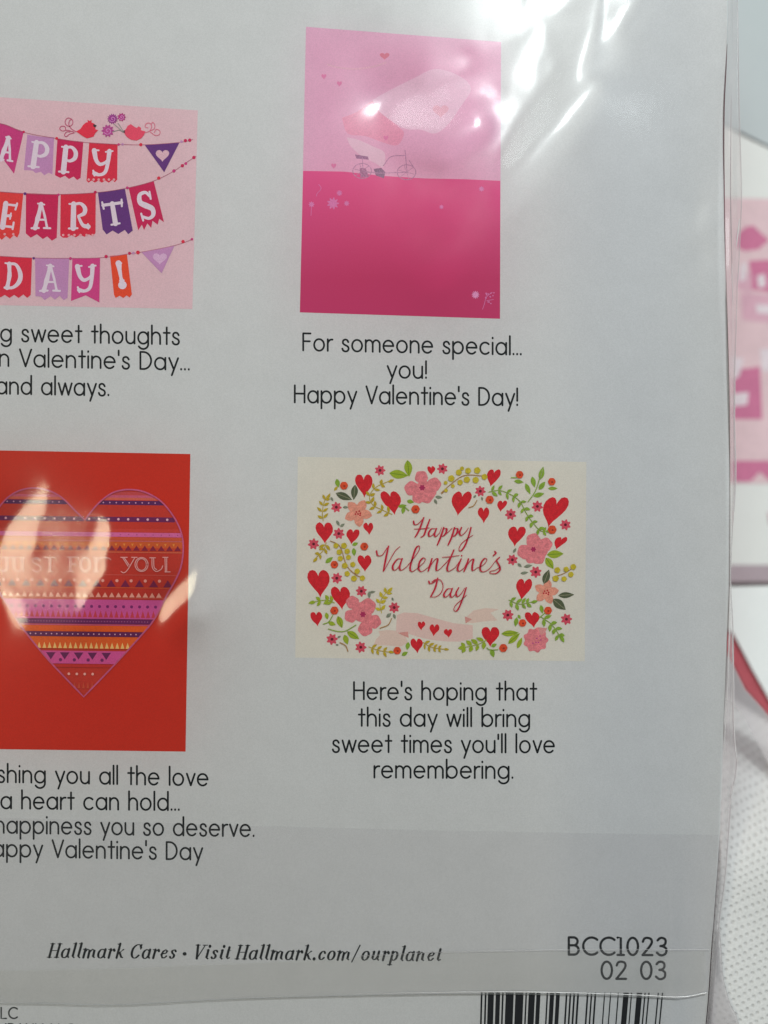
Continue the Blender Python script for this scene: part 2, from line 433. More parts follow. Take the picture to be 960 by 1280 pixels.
# white tuscan letters: strokes in a box -0.5..0.5, width per point
fl = [1.0, .62, .52, .72, .52, .62, 1.0]
TL = {
    "A": [([(.0, -.46), (-.14, 0), (-.30, .46)], [.9, .75, .8, 1.0, .75, .95]), ([(.02, -.46), (.18, 0), (.30, .46)], [.5, .42, .5, .42, .5]), ([(-.2, .14), (.22, .14)], .35),
          ([(-.16, -.48), (.16, -.44)], .3), ([(-.48, .47), (-.12, .46)], .35), ([(.14, .46), (.46, .47)], .35)],
    "P": [([(-.2, -.46), (-.22, .46)], [1.0, .75, .8, 1.1, .8, .8, 1.1]), ([(-.22, -.44), (.12, -.47), (.36, -.3), (.34, -.08), (.1, .04), (-.14, .02)], [.5, .6, .85, .85, .6, .4]),
          ([(-.42, -.46), (-.1, -.44)], .3), ([(-.46, .47), (.06, .46)], .35)],
    "Y": [([(-.42, -.44), (-.3, -.1), (-.1, .06), (.14, .0), (.3, -.12)], [1.0, .8, .7, .6, .5]), ([(.34, -.46), (.3, .0), (.2, .34), (-.06, .46), (-.34, .42)], [.9, .75, .7, .6, .8]),
          ([(-.5, -.45), (-.2, -.46)], .3), ([(.16, -.42), (.5, -.47)], .3), ([(-.4, .32), (-.32, .5)], .35)],
    "E": [([(-.2, -.46), (-.24, .46)], [1.0, .8, .8, 1.1, .8, .8, 1.1]), ([(-.3, -.42), (.4, -.42)], [.4, .5]), ([(.42, -.5), (.36, -.26)], .35), ([(-.2, .02), (.12, .0)], [.5, .6]), ([(.14, -.1), (.12, .12)], .3),
          ([(-.4, .42), (.3, .42)], [.4, .5]), ([(.34, .24), (.32, .5)], .35)],
    "R": [([(-.22, -.46), (-.24, .46)], [1.0, .75, .8, 1.1, .8, .8, 1.1]), ([(-.22, -.44), (.1, -.47), (.3, -.3), (.26, -.1), (.0, .0)], [.5, .6, .85, .85, .5]), ([(.0, .02), (.2, .34), (.46, .40)], [.5, .7, .9]),
          ([(-.42, -.46), (-.1, -.44)], .3), ([(-.44, .47), (-.04, .46)], .35), ([(.44, .3), (.46, .48)], .3)],
    "T": [([(.0, -.36), (.02, .44)], [.9, .7, .65, .75, .65, .7, 1.0]), ([(-.46, -.34), (.46, -.34)], [.6, .45, .6]), ([(-.47, -.46), (-.44, -.2)], .35), ([(.47, -.46), (.44, -.2)], .35), ([(-.18, .46), (.22, .45)], .35)],
    "S": [([(.30, -.30), (.12, -.47), (-.2, -.42), (-.26, -.16), (.0, .0), (.28, .16), (.26, .38), (.0, .47), (-.3, .36)], [.5, .6, .8, 1.0, 1.15, 1.0, .8, .6, .5]), ([(.34, -.46), (.32, -.2)], .35), ([(-.34, .24), (-.32, .5)], .35)],
    "D": [([(-.24, -.44), (-.2, 0), (-.28, .44)], [.9, .7, .9, .7, .9]), ([(-.3, -.44), (.1, -.42), (.34, -.1), (.3, .2), (.0, .42), (-.4, .44)], [.5, .6, .9, .9, .6, .5]), ([(-.44, -.46), (-.2, -.44)], .3)],
    "!": [([(-.1, -.46), (.0, 0), (.08, .22)], [1.2, .8, .7, .6, .9]), ([(-.34, -.46), (.2, -.46)], .35), ([(-.12, .23), (.34, .22)], .3), ([(.12, .40), (.14, .40)], 1.5)],
}
for ch, colr, pts, L in FLAGS:
    flat("flag", c1(*pts), mat(colr, grain=.09), ban)
    if L:
        cx, cy, w, h, rot = L
        a = math.radians(rot)
        mb = MB(); z = z_next(6e-7)
        for sp, wd in TL[ch]:
            q = [(px * w, py * h) for px, py in sp]
            q = [(cx + x * math.cos(a) - y * math.sin(a), cy + x * math.sin(a) + y * math.cos(a)) for x, y in q]
            z += 3e-7
            wd = [v * 6.3 for v in wd] if isinstance(wd, list) else wd * 7
            ribbon(mb, smooth_path(c1(*q)), wd, z)
        LEVEL[0] += 2e-6
        mb.build("flag_letter", mat((186, 180, 190), grain=.05), ban)
# scallop dots of two flags
for (x, y) in [(410, 460), (432, 460), (456, 460), (480, 460), (503, 460), (526, 460), (22, 712), (62, 712), (292, 716), (318, 716), (344, 716), (372, 716), (400, 716), (428, 716)]:
    flat("flag_dot", c1(*ell(x, y, 6, 6, 8)), mat((190, 140, 145)), ban)
def heart_pts(cx, cy, w, h, rot=0.0, n=28, lean=0.0):
    out = []
    for k in range(n):
        t = 2 * math.pi * k / n
        x = math.sin(t) ** 3
        y = -(13 * math.cos(t) - 5 * math.cos(2 * t) - 2 * math.cos(3 * t) - math.cos(4 * t)) / 14.5
        y = (y + 0.16) / 1.02
        x = x * (w / 2); y = y * (h / 2)
        x += lean * y
        out.append((cx + x * math.cos(rot) - y * math.sin(rot), cy + x * math.sin(rot) + y * math.cos(rot)))
    return out
flat("pennant", c1((668, 300), (828, 290), (758, 426)), mat(PUR, grain=.09), ban)
flat("pennant_heart", c1(*heart_pts(750, 342, 62, 56)), mat((182, 152, 162)), ban)
flat("pennant", c1((654, 796), (806, 764), (746, 892)), mat(LAV, grain=.09), ban)
flat("pennant_heart", c1(*heart_pts(738, 818, 66, 54)), mat((178, 148, 176)), ban)
cord_m = mat((150, 90, 108))
stroke("cord", c1((-290, 172), (-60, 196), (20, 205), (120, 244), (262, 270), (390, 288), (540, 297), (670, 299), (828, 288), (890, 275)), .7, cord_m, ban)
stroke("cord", c1((-75, 510), (110, 524), (270, 528), (440, 520), (580, 500), (710, 466), (800, 422), (850, 388), (905, 352)), .7, cord_m, ban)
stroke("cord", c1((-20, 812), (150, 821), (320, 823), (470, 820), (590, 803), (650, 795), (806, 764), (890, 735)), .7, cord_m, ban)
BEADS = [(262, 270, 7, RED), (548, 298, 6, MAG), (566, 297, 6, LAV), (650, 299, 8, RED), (838, 285, 6, LAV), (856, 280, 8, CRI), (876, 278, 8, CRI),
         (733, 453, 8, RED), (803, 420, 8, MAG), (842, 396, 8, CRI), (858, 386, 7, MAG), (895, 358, 8, CRI), (116, 525, 7, PUR), (270, 530, 6, MAG), (440, 518, 7, CRI), (588, 498, 7, MAG),
         (156, 823, 6, PUR), (326, 824, 7, MAG), (490, 815, 8, CRI), (598, 800, 7, CRI), (616, 799, 6, LAV), (637, 796, 9, RED), (845, 746, 8, RED), (886, 735, 6, MAG), (110, 240, 6, CRI)]
for x, y, r, cc in BEADS:
    flat("bead", c1(*ell(x, y, r, r, 9)), mat(cc), ban)
flat("bird", c1((352, 238), (372, 226), (384, 208), (398, 196), (406, 196), (404, 184), (414, 190), (424, 184), (422, 196), (436, 202), (442, 214), (440, 228), (454, 232), (440, 246), (432, 262), (416, 266), (402, 270), (380, 258)), mat((188, 40, 62), grain=.1), ban)
flat("bird_beak", c1((432, 204), (447, 210), (440, 220), (430, 214)), mat((45, 38, 45)), ban)
flat("bird", c1((570, 240), (582, 226), (590, 212), (604, 204), (620, 216), (632, 222), (640, 214), (652, 222), (650, 232), (672, 238), (664, 256), (652, 270), (630, 280), (604, 276), (584, 262)), mat((190, 62, 86), grain=.1), ban)
flat("bird_beak", c1((562, 240), (576, 232), (578, 246)), mat((50, 45, 52)), ban)
curl = mat((160, 62, 96))
for pts in ([(352, 240), (330, 226), (318, 206), (322, 188), (334, 184), (336, 202), (322, 214), (304, 206), (302, 188), (314, 176), (330, 180)],
            [(340, 240), (310, 232), (290, 236), (276, 226), (284, 214), (300, 216), (304, 230)], [(344, 244), (322, 250), (306, 262), (298, 254), (308, 240), (324, 240)]):
    stroke("tail_curl", c1(*pts), .9, curl, ban)
for pts in ([(672, 244), (690, 236), (700, 218), (692, 200), (676, 202), (670, 216), (684, 222)], [(690, 236), (712, 226), (714, 206), (704, 196), (698, 208)], [(694, 240), (716, 256), (736, 252), (738, 236), (722, 228), (712, 242)]):
    stroke("tail_curl", c1(*pts), .8, mat((182, 88, 112)), ban)
def petalled(cx, cy, r, n, depth=.25, rot=0.0, m=None):
    return [(cx + r * (1 - depth + depth * math.cos(n * t)) * math.cos(t + rot), cy + r * (1 - depth + depth * math.cos(n * t)) * math.sin(t + rot)) for t in [2 * math.pi * k / (n * 6) for k in range(n * 6)]]
for x, y, r, n, cc in [(520, 180, 25, 14, (128, 50, 118)), (562, 172, 20, 9, (150, 48, 110)), (498, 235, 30, 10, (150, 62, 122))]:
    f = flat("bouquet_flower", c1(*petalled(x, y, r, n, .15)), mat(cc, grain=.16), ban)
    stroke("petal_line", c1(*[(x + r * .6 * t * math.cos(9 * t), y + r * .6 * t * math.sin(9 * t)) for t in np.linspace(.15, 1, 16)]), .8, mat((176, 120, 168)), ban)
for pts in ([(545, 200), (560, 222), (570, 240)], [(528, 205), (552, 226), (566, 240)], [(520, 240), (548, 232), (564, 238)]):
    stroke("bouquet_stem", c1(*pts), .8, mat((120, 128, 122)), ban)

# ---------- red heart picture
hp = picture("card_picture", [(-135, 559.5), (0, 563), (238, 567.5), (232, 939.5), (0, 936.5), (-140, 935)], (166, 35, 18),
             "red printed card picture with a patterned heart", grain=.06)
HT = [(106.3, 650), (118, 635), (128, 625), (140, 616.5), (152, 612.8), (163, 612), (176, 613.5), (190, 619), (203, 628), (214, 641), (223, 656), (228.3, 672), (229.2, 690), (226, 710),
      (218, 728), (208.6, 744), (200, 762), (189.7, 779), (176, 795), (162.6, 810), (147, 827), (130, 845), (105, 870.8)]
HL = [(x, y) for x, y in [(105, 870.8), (80, 845), (62, 826), (45, 806), (34, 792), (22, 776), (12, 760), (2, 744), (-8, 726), (-15, 708), (-19, 690), (-18, 672), (-12, 654), (-2, 636), (10, 622), (24, 613.5), (40, 610), (55, 611.5), (68, 616), (80, 624), (92, 636), (106.3, 650)]]
heart_poly = HT + HL[1:-1]
flat("printed_heart", heart_poly, mat((160, 44, 32), grain=.09), hp)
def hx(y):
    """left and right edge(s) of the heart at height y: list of spans"""
    xs = []
    P = heart_poly + heart_poly[:1]
    for (x0, y0), (x1, y1) in zip(P, P[1:]):
        if (y0 - y) * (y1 - y) < 0: xs.append(x0 + (x1 - x0) * (y - y0) / (y1 - y0))
    xs.sort()
    return list(zip(xs[::2], xs[1::2]))
TILT = 0.012
def band(y0, y1, rgb, name="pattern_band"):
    ya = y0 + .01; spans = hx((y0 + y1) / 2)
    for i in range(len(spans)):
        n = 10; top = []; bot = []
        s0 = hx(y0); s1 = hx(y1)
        if len(s0) != len(spans) or len(s1) != len(spans): s0 = s1 = spans
        pts = [(s0[i][0], y0), (s0[i][1], y0), (s1[i][1], y1), (s1[i][0], y1)]
        pts = [(x, y + TILT * (x - 105)) for x, y in pts]
        flat(name, pts, mat(rgb, grain=.1), hp)
def row(y, pitch, kind, size, rgb, phase=0.0, inset=4, hgt=None, name=None):
    for a, b in hx(y):
        x = a + inset + phase
        while x < b - inset:
            yy = y + TILT * (x - 105)
            if kind == 'dot': pts = ell(x, yy, size, size, 8)
            elif kind == 'up': pts = [(x - size, yy + (hgt or size)), (x, yy - (hgt or size)), (x + size, yy + (hgt or size))]
            else: pts = [(x - size, yy - (hgt or size)), (x, yy + (hgt or size)), (x + size, yy - (hgt or size))]
            flat(name or {'dot': "pattern_dot"}.get(kind, "pattern_triangle"), pts, mat(rgb, grain=.05), hp)
            x += pitch
VIO = (84, 26, 70); ROSE = (176, 86, 134); ORA = (172, 76, 34)
band(614, 618.5, (160, 60, 62)); band(618.5, 621.5, (166, 76, 100)); band(621.5, 624.5, (172, 82, 66))
band(625.2, 630.6, (70, 26, 76)); row(627.8, 8.1, 'dot', .9, (175, 130, 160))
band(645.6, 651.6, (88, 26, 72)); row(648.5, 12.2, 'dot', 1.55, (190, 150, 165))
band(660.5, 664.5, (166, 52, 44)); band(665, 670.4, ROSE); row(667.7, 10.2, 'dot', .7, (130, 50, 90))
band(670.8, 675.0, (168, 70, 44)); band(675.2, 676.2, (172, 90, 92)); band(676.4, 684, ORA); band(684, 688.5, (166, 54, 34))
row(680.5, 10.3, 'down', 1.6, (188, 120, 50), phase=5); row(684.3, 10.3, 'up', 4.3, (112, 26, 48), hgt=3.3); band(689.0, 690.2, (178, 88, 60))
band(717.5, 718.5, (170, 70, 60)); row(728.5, 17.7, 'up', 5.6, (100, 24, 58), hgt=4.4); row(725.3, 17.7, 'dot', 2.0, (196, 140, 128), phase=9)
band(733.6, 734.6, (176, 74, 40)); row(743, 8.4, 'up', 3.5, (198, 142, 124), hgt=3.0); band(746.6, 747.6, (176, 74, 60))
band(749.2, 773.2, (172, 72, 132)); row(757.8, 10, 'dot', 2.0, (104, 34, 92)); row(767, 6.6, 'up', 2.6, (166, 52, 66), hgt=4.4)
band(773.6, 779.6, (88, 26, 76)); row(776.5, 3.6, 'dot', .55, (160, 96, 140))
band(780.0, 781.6, (166, 70, 100)); band(781.8, 789.2, (186, 76, 22)); band(789.6, 795.4, (78, 24, 70)); row(792.4, 6.6, 'dot', .85, (190, 150, 168))
band(795.8, 810.6, (184, 80, 26)); row(806.4, 6.5, 'up', 2.4, (206, 168, 100), hgt=3.8)
band(813.5, 829.5, (174, 70, 128)); row(820, 17.3, 'down', 6.0, (86, 26, 72), hgt=4.5, phase=3); row(824.8, 17.3, 'dot', 2.2, (96, 32, 82), phase=11)
band(830.0, 834.0, (160, 40, 34)); row(842.3, 9.9, 'dot', 1.7, (196, 150, 140), inset=9); row(856, 5.5, 'up', 1.6, (166, 66, 44), hgt=4, inset=3)
mb = MB(); ribbon(mb, smooth_path(HT, 3) + smooth_path(HL, 3)[1:], 1.9, z_next(6e-7), cap=False)
mb.build("heart_outline", mat((164, 76, 112)), hp)
# thin double-line letters
just = mat((206, 150, 146), grain=.04)
c5 = crop((0, 550), 3.69)
def slab(*xy): return [list(xy)]
JFY = [
    [[(28, 545), (30, 590), (18, 604), (6, 600)], [(36, 545), (38, 590), (24, 608)], [(14, 542), (48, 542)]],
    [[(62, 545), (64, 590), (80, 604), (98, 596), (100, 545)], [(70, 545), (72, 588)], [(108, 545), (108, 605)], [(52, 542), (80, 542)], [(90, 542), (118, 542)]],
    [[(188, 556), (176, 542), (158, 546), (152, 560), (168, 572), (188, 582), (188, 600), (170, 608), (150, 598)], [(184, 560), (174, 549), (162, 552)]],
    [[(228, 544), (228, 604)], [(235, 544), (235, 604)], [(204, 542), (258, 542)], [(218, 606), (246, 606)]],
    [[(322, 542), (322, 604)], [(329, 542), (329, 604)], [(312, 540), (364, 540)], [(364, 540), (364, 554)], [(329, 572), (352, 572)], [(312, 606), (342, 606)]],
    [ell(394, 574, 24, 34, 20) + [(418, 574)], ell(394, 574, 17, 30, 20) + [(411, 574)]],
    [[(440, 545), (440, 605)], [(447, 545), (447, 605)], [(430, 542), (452, 542)], [(447, 562), (466, 544), (500, 544), (512, 552)], [(430, 606), (458, 606)]],
    [[(568, 544), (592, 582)], [(575, 544), (597, 576)], [(622, 544), (590, 598), (572, 612), (560, 606)], [(558, 541), (588, 541)], [(608, 541), (634, 541)]],
    [ell(654, 574, 30, 32, 20) + [(684, 574)], ell(654, 574, 22, 27, 20) + [(676, 574)]],
    [[(702, 546), (704, 588), (722, 606), (744, 596), (752, 580)], [(710, 546), (712, 586), (724, 598)], [(762, 544), (764, 608)], [(770, 544), (770, 606)], [(692, 543), (718, 543)], [(752, 541), (776, 541)], [(762, 608), (786, 608)]],
]
for L in JFY:
    mb = MB(); z = z_next(6e-7)
    for q in L:
        z += 3e-7
        ribbon(mb, smooth_path(c5(*q)), 1.0, z)
    LEVEL[0] += 2e-6
    mb.build("heart_letter", just, hp)

# ---------- pink cycle picture
cp = picture("card_picture", [(382.5, 33.5), (626.3, 52.5), (625, 398.5), (374.8, 390.5)], (184, 140, 163),
             "pink printed card picture with a small tricycle on deep pink ground")
c3 = crop((350, 20), 3.097)
# deep pink ground, its print running from rose to crimson in a vertical tint
def rnd(*p):
    q = c3(*p); return smooth_path(q + q[:1], 4)[:-1]
mg = bpy.data.materials.new("ink_ground"); mg.use_nodes = True
nt = mg.node_tree; b = nt.nodes["Principled BSDF"]; b.inputs["Roughness"].default_value = .55; b.inputs["Specular IOR Level"].default_value = .25
geo = nt.nodes.new("ShaderNodeNewGeometry"); sx = nt.nodes.new("ShaderNodeSeparateXYZ"); nt.links.new(geo.outputs["Position"], sx.inputs[0])
mr = nt.nodes.new("ShaderNodeMapRange"); mr.inputs[1].default_value = (640 - 214) * S; mr.inputs[2].default_value = (640 - 350) * S
nz = nt.nodes.new("ShaderNodeTexNoise"); nz.inputs["Scale"].default_value = 3500; nt.links.new(geo.outputs["Position"], nz.inputs["Vector"])
ad = nt.nodes.new("ShaderNodeMath"); ad.operation = 'MULTIPLY_ADD'; ad.inputs[1].default_value = .25; nt.links.new(nz.outputs["Fac"], ad.inputs[0])
sb = nt.nodes.new("ShaderNodeMath"); sb.operation = 'ADD'; sb.inputs[1].default_value = -.12
nt.links.new(sx.outputs["Y"], mr.inputs[0]); nt.links.new(mr.outputs[0], ad.inputs[2]); nt.links.new(ad.outputs[0], sb.inputs[0])
cr = nt.nodes.new("ShaderNodeValToRGB"); cr.color_ramp.elements[0].color = (*ink((184, 60, 114)), 1); cr.color_ramp.elements[1].color = (*ink((160, 31, 82)), 1)
nt.links.new(sb.outputs[0], cr.inputs[0]); nt.links.new(cr.outputs[0], b.inputs["Base Color"])
flat("printed_ground", [(378.9, 213.6), (430, 214.5), (480, 220), (530, 223), (580, 224), (625.4, 226), (625, 398.5), (374.8, 390.5)], mg, cp)
flat("printed_scarf", rnd((240, 395), (300, 370), (360, 330), (400, 380), (460, 430), (480, 455), (455, 500), (400, 490), (330, 465), (262, 455)), mat((186, 126, 148), grain=.10), cp)
flat("printed_figure", rnd((358, 325), (420, 290), (520, 240), (600, 205), (690, 230), (740, 280), (700, 350), (650, 420), (600, 455), (545, 440), (490, 438), (430, 405), (380, 365)), mat((187, 158, 174), grain=.08), cp)
flat("printed_figure", rnd((258, 470), (300, 478), (360, 505), (405, 530), (400, 585), (370, 570), (320, 545), (275, 505)), mat((186, 158, 172), grain=.06), cp)
flat("printed_heart", c3(*heart_pts(622, 362, 62, 50)), mat((186, 144, 158), grain=.06), cp)
flat("printed_heart", c3(*heart_pts(405, 152, 38, 28)), mat((178, 104, 122), grain=.06), cp)
for x, y in ((170, 232), (230, 260), (410, 470), (208, 578)):
    flat("printed_heart", c3(*heart_pts(x, y, 20, 22)), mat((180, 104, 140), grain=.06), cp)
stroke("printed_ribbon", c3((185, 188), (220, 198), (290, 205), (360, 196), (410, 180)), 2.0, mat((184, 146, 160)), cp)
grey = mat((150, 112, 138), grain=.3)
for cx, cy, r in ((318, 600, 36), (490, 605, 36)):
    stroke("cycle_wheel", c3(*[(cx + r * math.cos(t), cy + r * .8 * math.sin(t)) for t in np.linspace(0, 6.3, 20)]), .9, grey, cp)
    for a in (0.3, 1.3, 2.4):
        stroke("cycle_spoke", c3((cx - r * math.cos(a), cy - r * .8 * math.sin(a)), (cx + r * math.cos(a), cy + r * .8 * math.sin(a))), .5, grey, cp)
flat("cycle_saddle", c3((290, 536), (340, 544), (344, 556), (296, 552)), mat((132, 96, 124), grain=.3), cp)
flat("cycle_pedal", c3((362, 592), (392, 588), (408, 605), (402, 628), (372, 618)), mat((116, 88, 112), grain=.3), cp)
flat("cycle_hub", c3((308, 588), (332, 590), (344, 622), (312, 626)), mat((142, 98, 126), grain=.3), cp)
for pts in ([(318, 550), (322, 600)], [(318, 600), (385, 608), (490, 605)], [(484, 520), (492, 605)], [(400, 580), (430, 545), (484, 540)], [(500, 560), (520, 590)]):
    stroke("cycle_frame", c3(*pts), .9, grey, cp)
sprig = mat((178, 104, 150), grain=.1)
c4 = crop((350, 200), 3.097)
for x, y, r, n in ((230, 128, 12, 9), (205, 168, 24, 9), (122, 172, 12, 8), (258, 168, 11, 8), (625, 182, 9, 8), (780, 112, 11, 8), (757, 522, 16, 12)):
    flat("printed_flower", c4(*petalled(x, y, r, n, .2)), sprig if n != 12 else mat((186, 126, 164)), cp)
for q in [[(150 + 9 * math.sin(k), 95 + 9 * k) for k in range(6)], [(122, 175), (120, 215)], [(790, 560), (800, 530), (822, 512)], [(800, 545), (826, 540)], [(784, 578), (792, 556)]]:
    stroke("flower_stem", c4(*q), .7, sprig, cp)
for k in range(14):
    flat("flower_speck", c4(*ell(795 + 34 * random.random(), 512 + 46 * random.random(), 3, 3, 6)), sprig, cp)

# ---------- floral picture
fp = picture("card_picture", [(372.3, 571), (733, 577.5), (731, 826.5), (369, 822)], (180, 179, 169),
             "cream printed card picture with a wreath of flowers and hearts round red script", grain=.05)
HRED = mat((170, 24, 34), grain=.12); SMALL = mat((172, 62, 78), grain=.14); DK = mat((78, 18, 30)); PK = mat((182, 104, 110), grain=.16); PEACH = mat((184, 124, 106), grain=.16)
LG = mat((122, 142, 34), grain=.14); BG_ = mat((108, 138, 42), grain=.12); DG = mat((66, 74, 52), grain=.25); YG = mat((150, 132, 30), grain=.14); YB = mat((160, 148, 36), grain=.12); GR = mat((104, 112, 96), grain=.12)
BER = mat((176, 62, 32), grain=.16); BRN = mat((140, 104, 52)); RIB = mat((180, 162, 152), grain=.06)
def heart_tip(cx, cy, w, h, tx):
    """an uneven hand-painted heart whose tip sits at x = tx"""
    dx = tx - cx
    out = []
    for x, y in heart_pts(0, 0, w, h):
        k = (y + h / 2) / h
        out.append((cx + x + dx * (k - .35) * 1.25 + .25 * math.sin(7 * k + cx), cy + y + .25 * math.cos(x + cy)))
    flat("heart", out, HRED, fp)
# ribbon first, it lies under the rest
flat("ribbon_tail", [(467, 806), (470, 799), (475, 794), (473, 789), (484, 787.5), (497, 788.5), (507, 796), (510, 803), (502, 808), (485, 807)], RIB, fp)
flat("ribbon_tail", [(582, 772), (592, 763), (607, 760), (624, 761.5), (613, 766), (622, 775.5), (603, 777), (590, 779), (584, 778)], RIB, fp)
flat("ribbon_band", [(496, 769), (505, 765.5), (522, 766.5), (545, 773), (567, 779), (591, 781.5), (591, 798), (575, 802), (560, 802), (540, 800), (522, 796), (507, 791), (495, 790)], mat((181, 158, 152), grain=.06), fp)
flat("ribbon_fold", [(497, 791), (510, 789.5), (511, 797.5), (503, 794)], mat((172, 122, 116)), fp)
flat("ribbon_fold", [(581, 770.5), (590, 774), (582, 779.5)], mat((172, 122, 116)), fp)
for a in [(454.8, 602.7, 22, 30, 455.6), (487.5, 624, 25, 31, 494), (405.2, 662, 22, 28, 406.5), (441.7, 668, 16.5, 20, 439), (460.4, 658.6, 12.5, 16, 461.5), (455.5, 701, 17.5, 22, 456.5),
          (538.8, 586.5, 10, 12, 539.5), (398, 724, 28, 36, 400.8), (425, 743, 24, 30, 428), (395, 771, 15, 19, 397), (520.4, 804.4, 15.5, 19, 522), (526.7, 780.6, 9.5, 11.5, 526.5),
          (543.3, 785.5, 12.5, 15.5, 542), (560, 790, 10.5, 11.5, 560.5), (618, 594, 17, 23, 613), (577.8, 624.6, 24.5, 32, 571.7), (604.6, 641, 14.5, 20.5, 604.6), (628, 630.5, 12, 15, 625.3),
          (646.4, 666.5, 22, 26, 643), (696, 634, 31, 39, 685), (701.8, 676.5, 15, 16.5, 695), (655.8, 732.5, 20, 28, 651.5), (664.6, 771.7, 18.5, 20.5, 667.5), (613, 792, 22.5, 26, 613)]:
    heart_tip(*a)
for i, (x, y, r) in enumerate([(475, 588, 7), (420.4, 634, 7), (423.5, 667, 7.4), (392, 680, 7.4), (553, 586, 7), (421, 722.7, 7.2), (451.7, 739, 7.2), (492.7, 759.4, 7.2), (415, 799, 7.4), (451, 809, 7.4),
                  (600.4, 614, 7), (671.7, 633, 7.4), (638.3, 643, 7.4), (706.7, 656, 7.2), (640.4, 699.8, 7.2), (669.6, 715, 7.6), (634.8, 768.8, 7.4), (708, 774, 7.4)]):
    flat("small_flower", petalled(x, y, r, 7, .17, rot=i), SMALL, fp)
    flat("flower_eye", ell(x, y, 1.9, 1.9, 8), DK, fp)
def big_flower(cx, cy, petals, r, m, eye, name="big_flower"):
    for dx, dy, rr in petals:
        flat("petal", petalled(cx + dx, cy + dy, rr, 5, .05, rot=dx), m, fp)
    flat("flower_eye", petalled(cx, cy, eye, 6, .15), mat((140, 34, 74)), fp)
big_flower(527.7, 609.6, [(-1, -13, 8.5), (15, -4, 9), (-13, 1, 9.5), (5, 10, 10), (-5, 12, 8), (2, 0, 10), (10, 6, 8)], 0, PK, 4)
big_flower(453.7, 768, [(-13, -15, 8.5), (6, -10, 10.5), (-15, 2, 8.5), (14, 9, 9), (3, 18, 9.5), (0, 0, 11), (-6, -8, 8)], 0, PK, 4)
big_flower(666.7, 686.7, [(0, -11, 9.5), (15, -6, 9), (-11, 3, 9.5), (6, 10, 9), (-3, 10, 8), (2, 0, 9), (10, 3, 8)], 0, PK, 3.6)
def star(cx, cy, r, rot):
    pts = []
    for k in range(30):
        t = 2 * math.pi * k / 30
        u = abs(((t * 5 / (2 * math.pi)) % 1) - .5) * 2
        rr = r * (.55 + .45 * u ** .75)
        pts.append((cx + rr * math.cos(t + rot), cy + rr * math.sin(t + rot)))
    flat("star_flower", pts, PEACH, fp)
    for dx, dy in ((-2, -1), (1.5, -2), (0, 1.5), (3, .5), (-3.2, 1.6), (2.6, 3)):
        flat("stamen", ell(cx + dx, cy + dy, 1.25, 1.25, 6), mat((150, 26, 38)), fp)
star(447.5, 641, 18, 1.45); star(682.7, 740, 16, 1.15)
flat("peony", petalled(669.6, 800, 16, 9, .08), PK, fp)
flat("peony_fold", [(672, 784), (684, 785), (681, 791), (676, 794)], mat((176, 120, 118)), fp)
for dx, dy in ((-4, 4), (0, 3), (3, 3), (6, 0), (1, -2), (5, -5)):
    flat("stamen", ell(670 + dx, 800 + dy, 1.0, 1.0, 6), mat((150, 50, 110)), fp)
def leaf(cx, cy, L, w, deg, m, name="leaf"):
    a = math.radians(deg); pts = []
    for k in range(9):
        t = k / 8; pts.append((-L / 2 + L * t, -w / 2 * math.sin(math.pi * t ** .85)))
    for k in range(7, 0, -1):
        t = k / 8; pts.append((-L / 2 + L * t, w / 2 * math.sin(math.pi * t ** .85)))
    flat(name, [(cx + x * math.cos(a) - y * math.sin(a), cy + x * math.sin(a) + y * math.cos(a)) for x, y in pts], m, fp)
    if L > 15:
        mb = MB(); ribbon(mb, [(cx - L * .45 * math.cos(a), cy - L * .45 * math.sin(a)), (cx + L * .4 * math.cos(a), cy + L * .4 * math.sin(a))], .6, z_next(), cap=False)
        mb.build("leaf_vein", mat((60, 96, 20) if m is LG else (120, 120, 98)), fp)
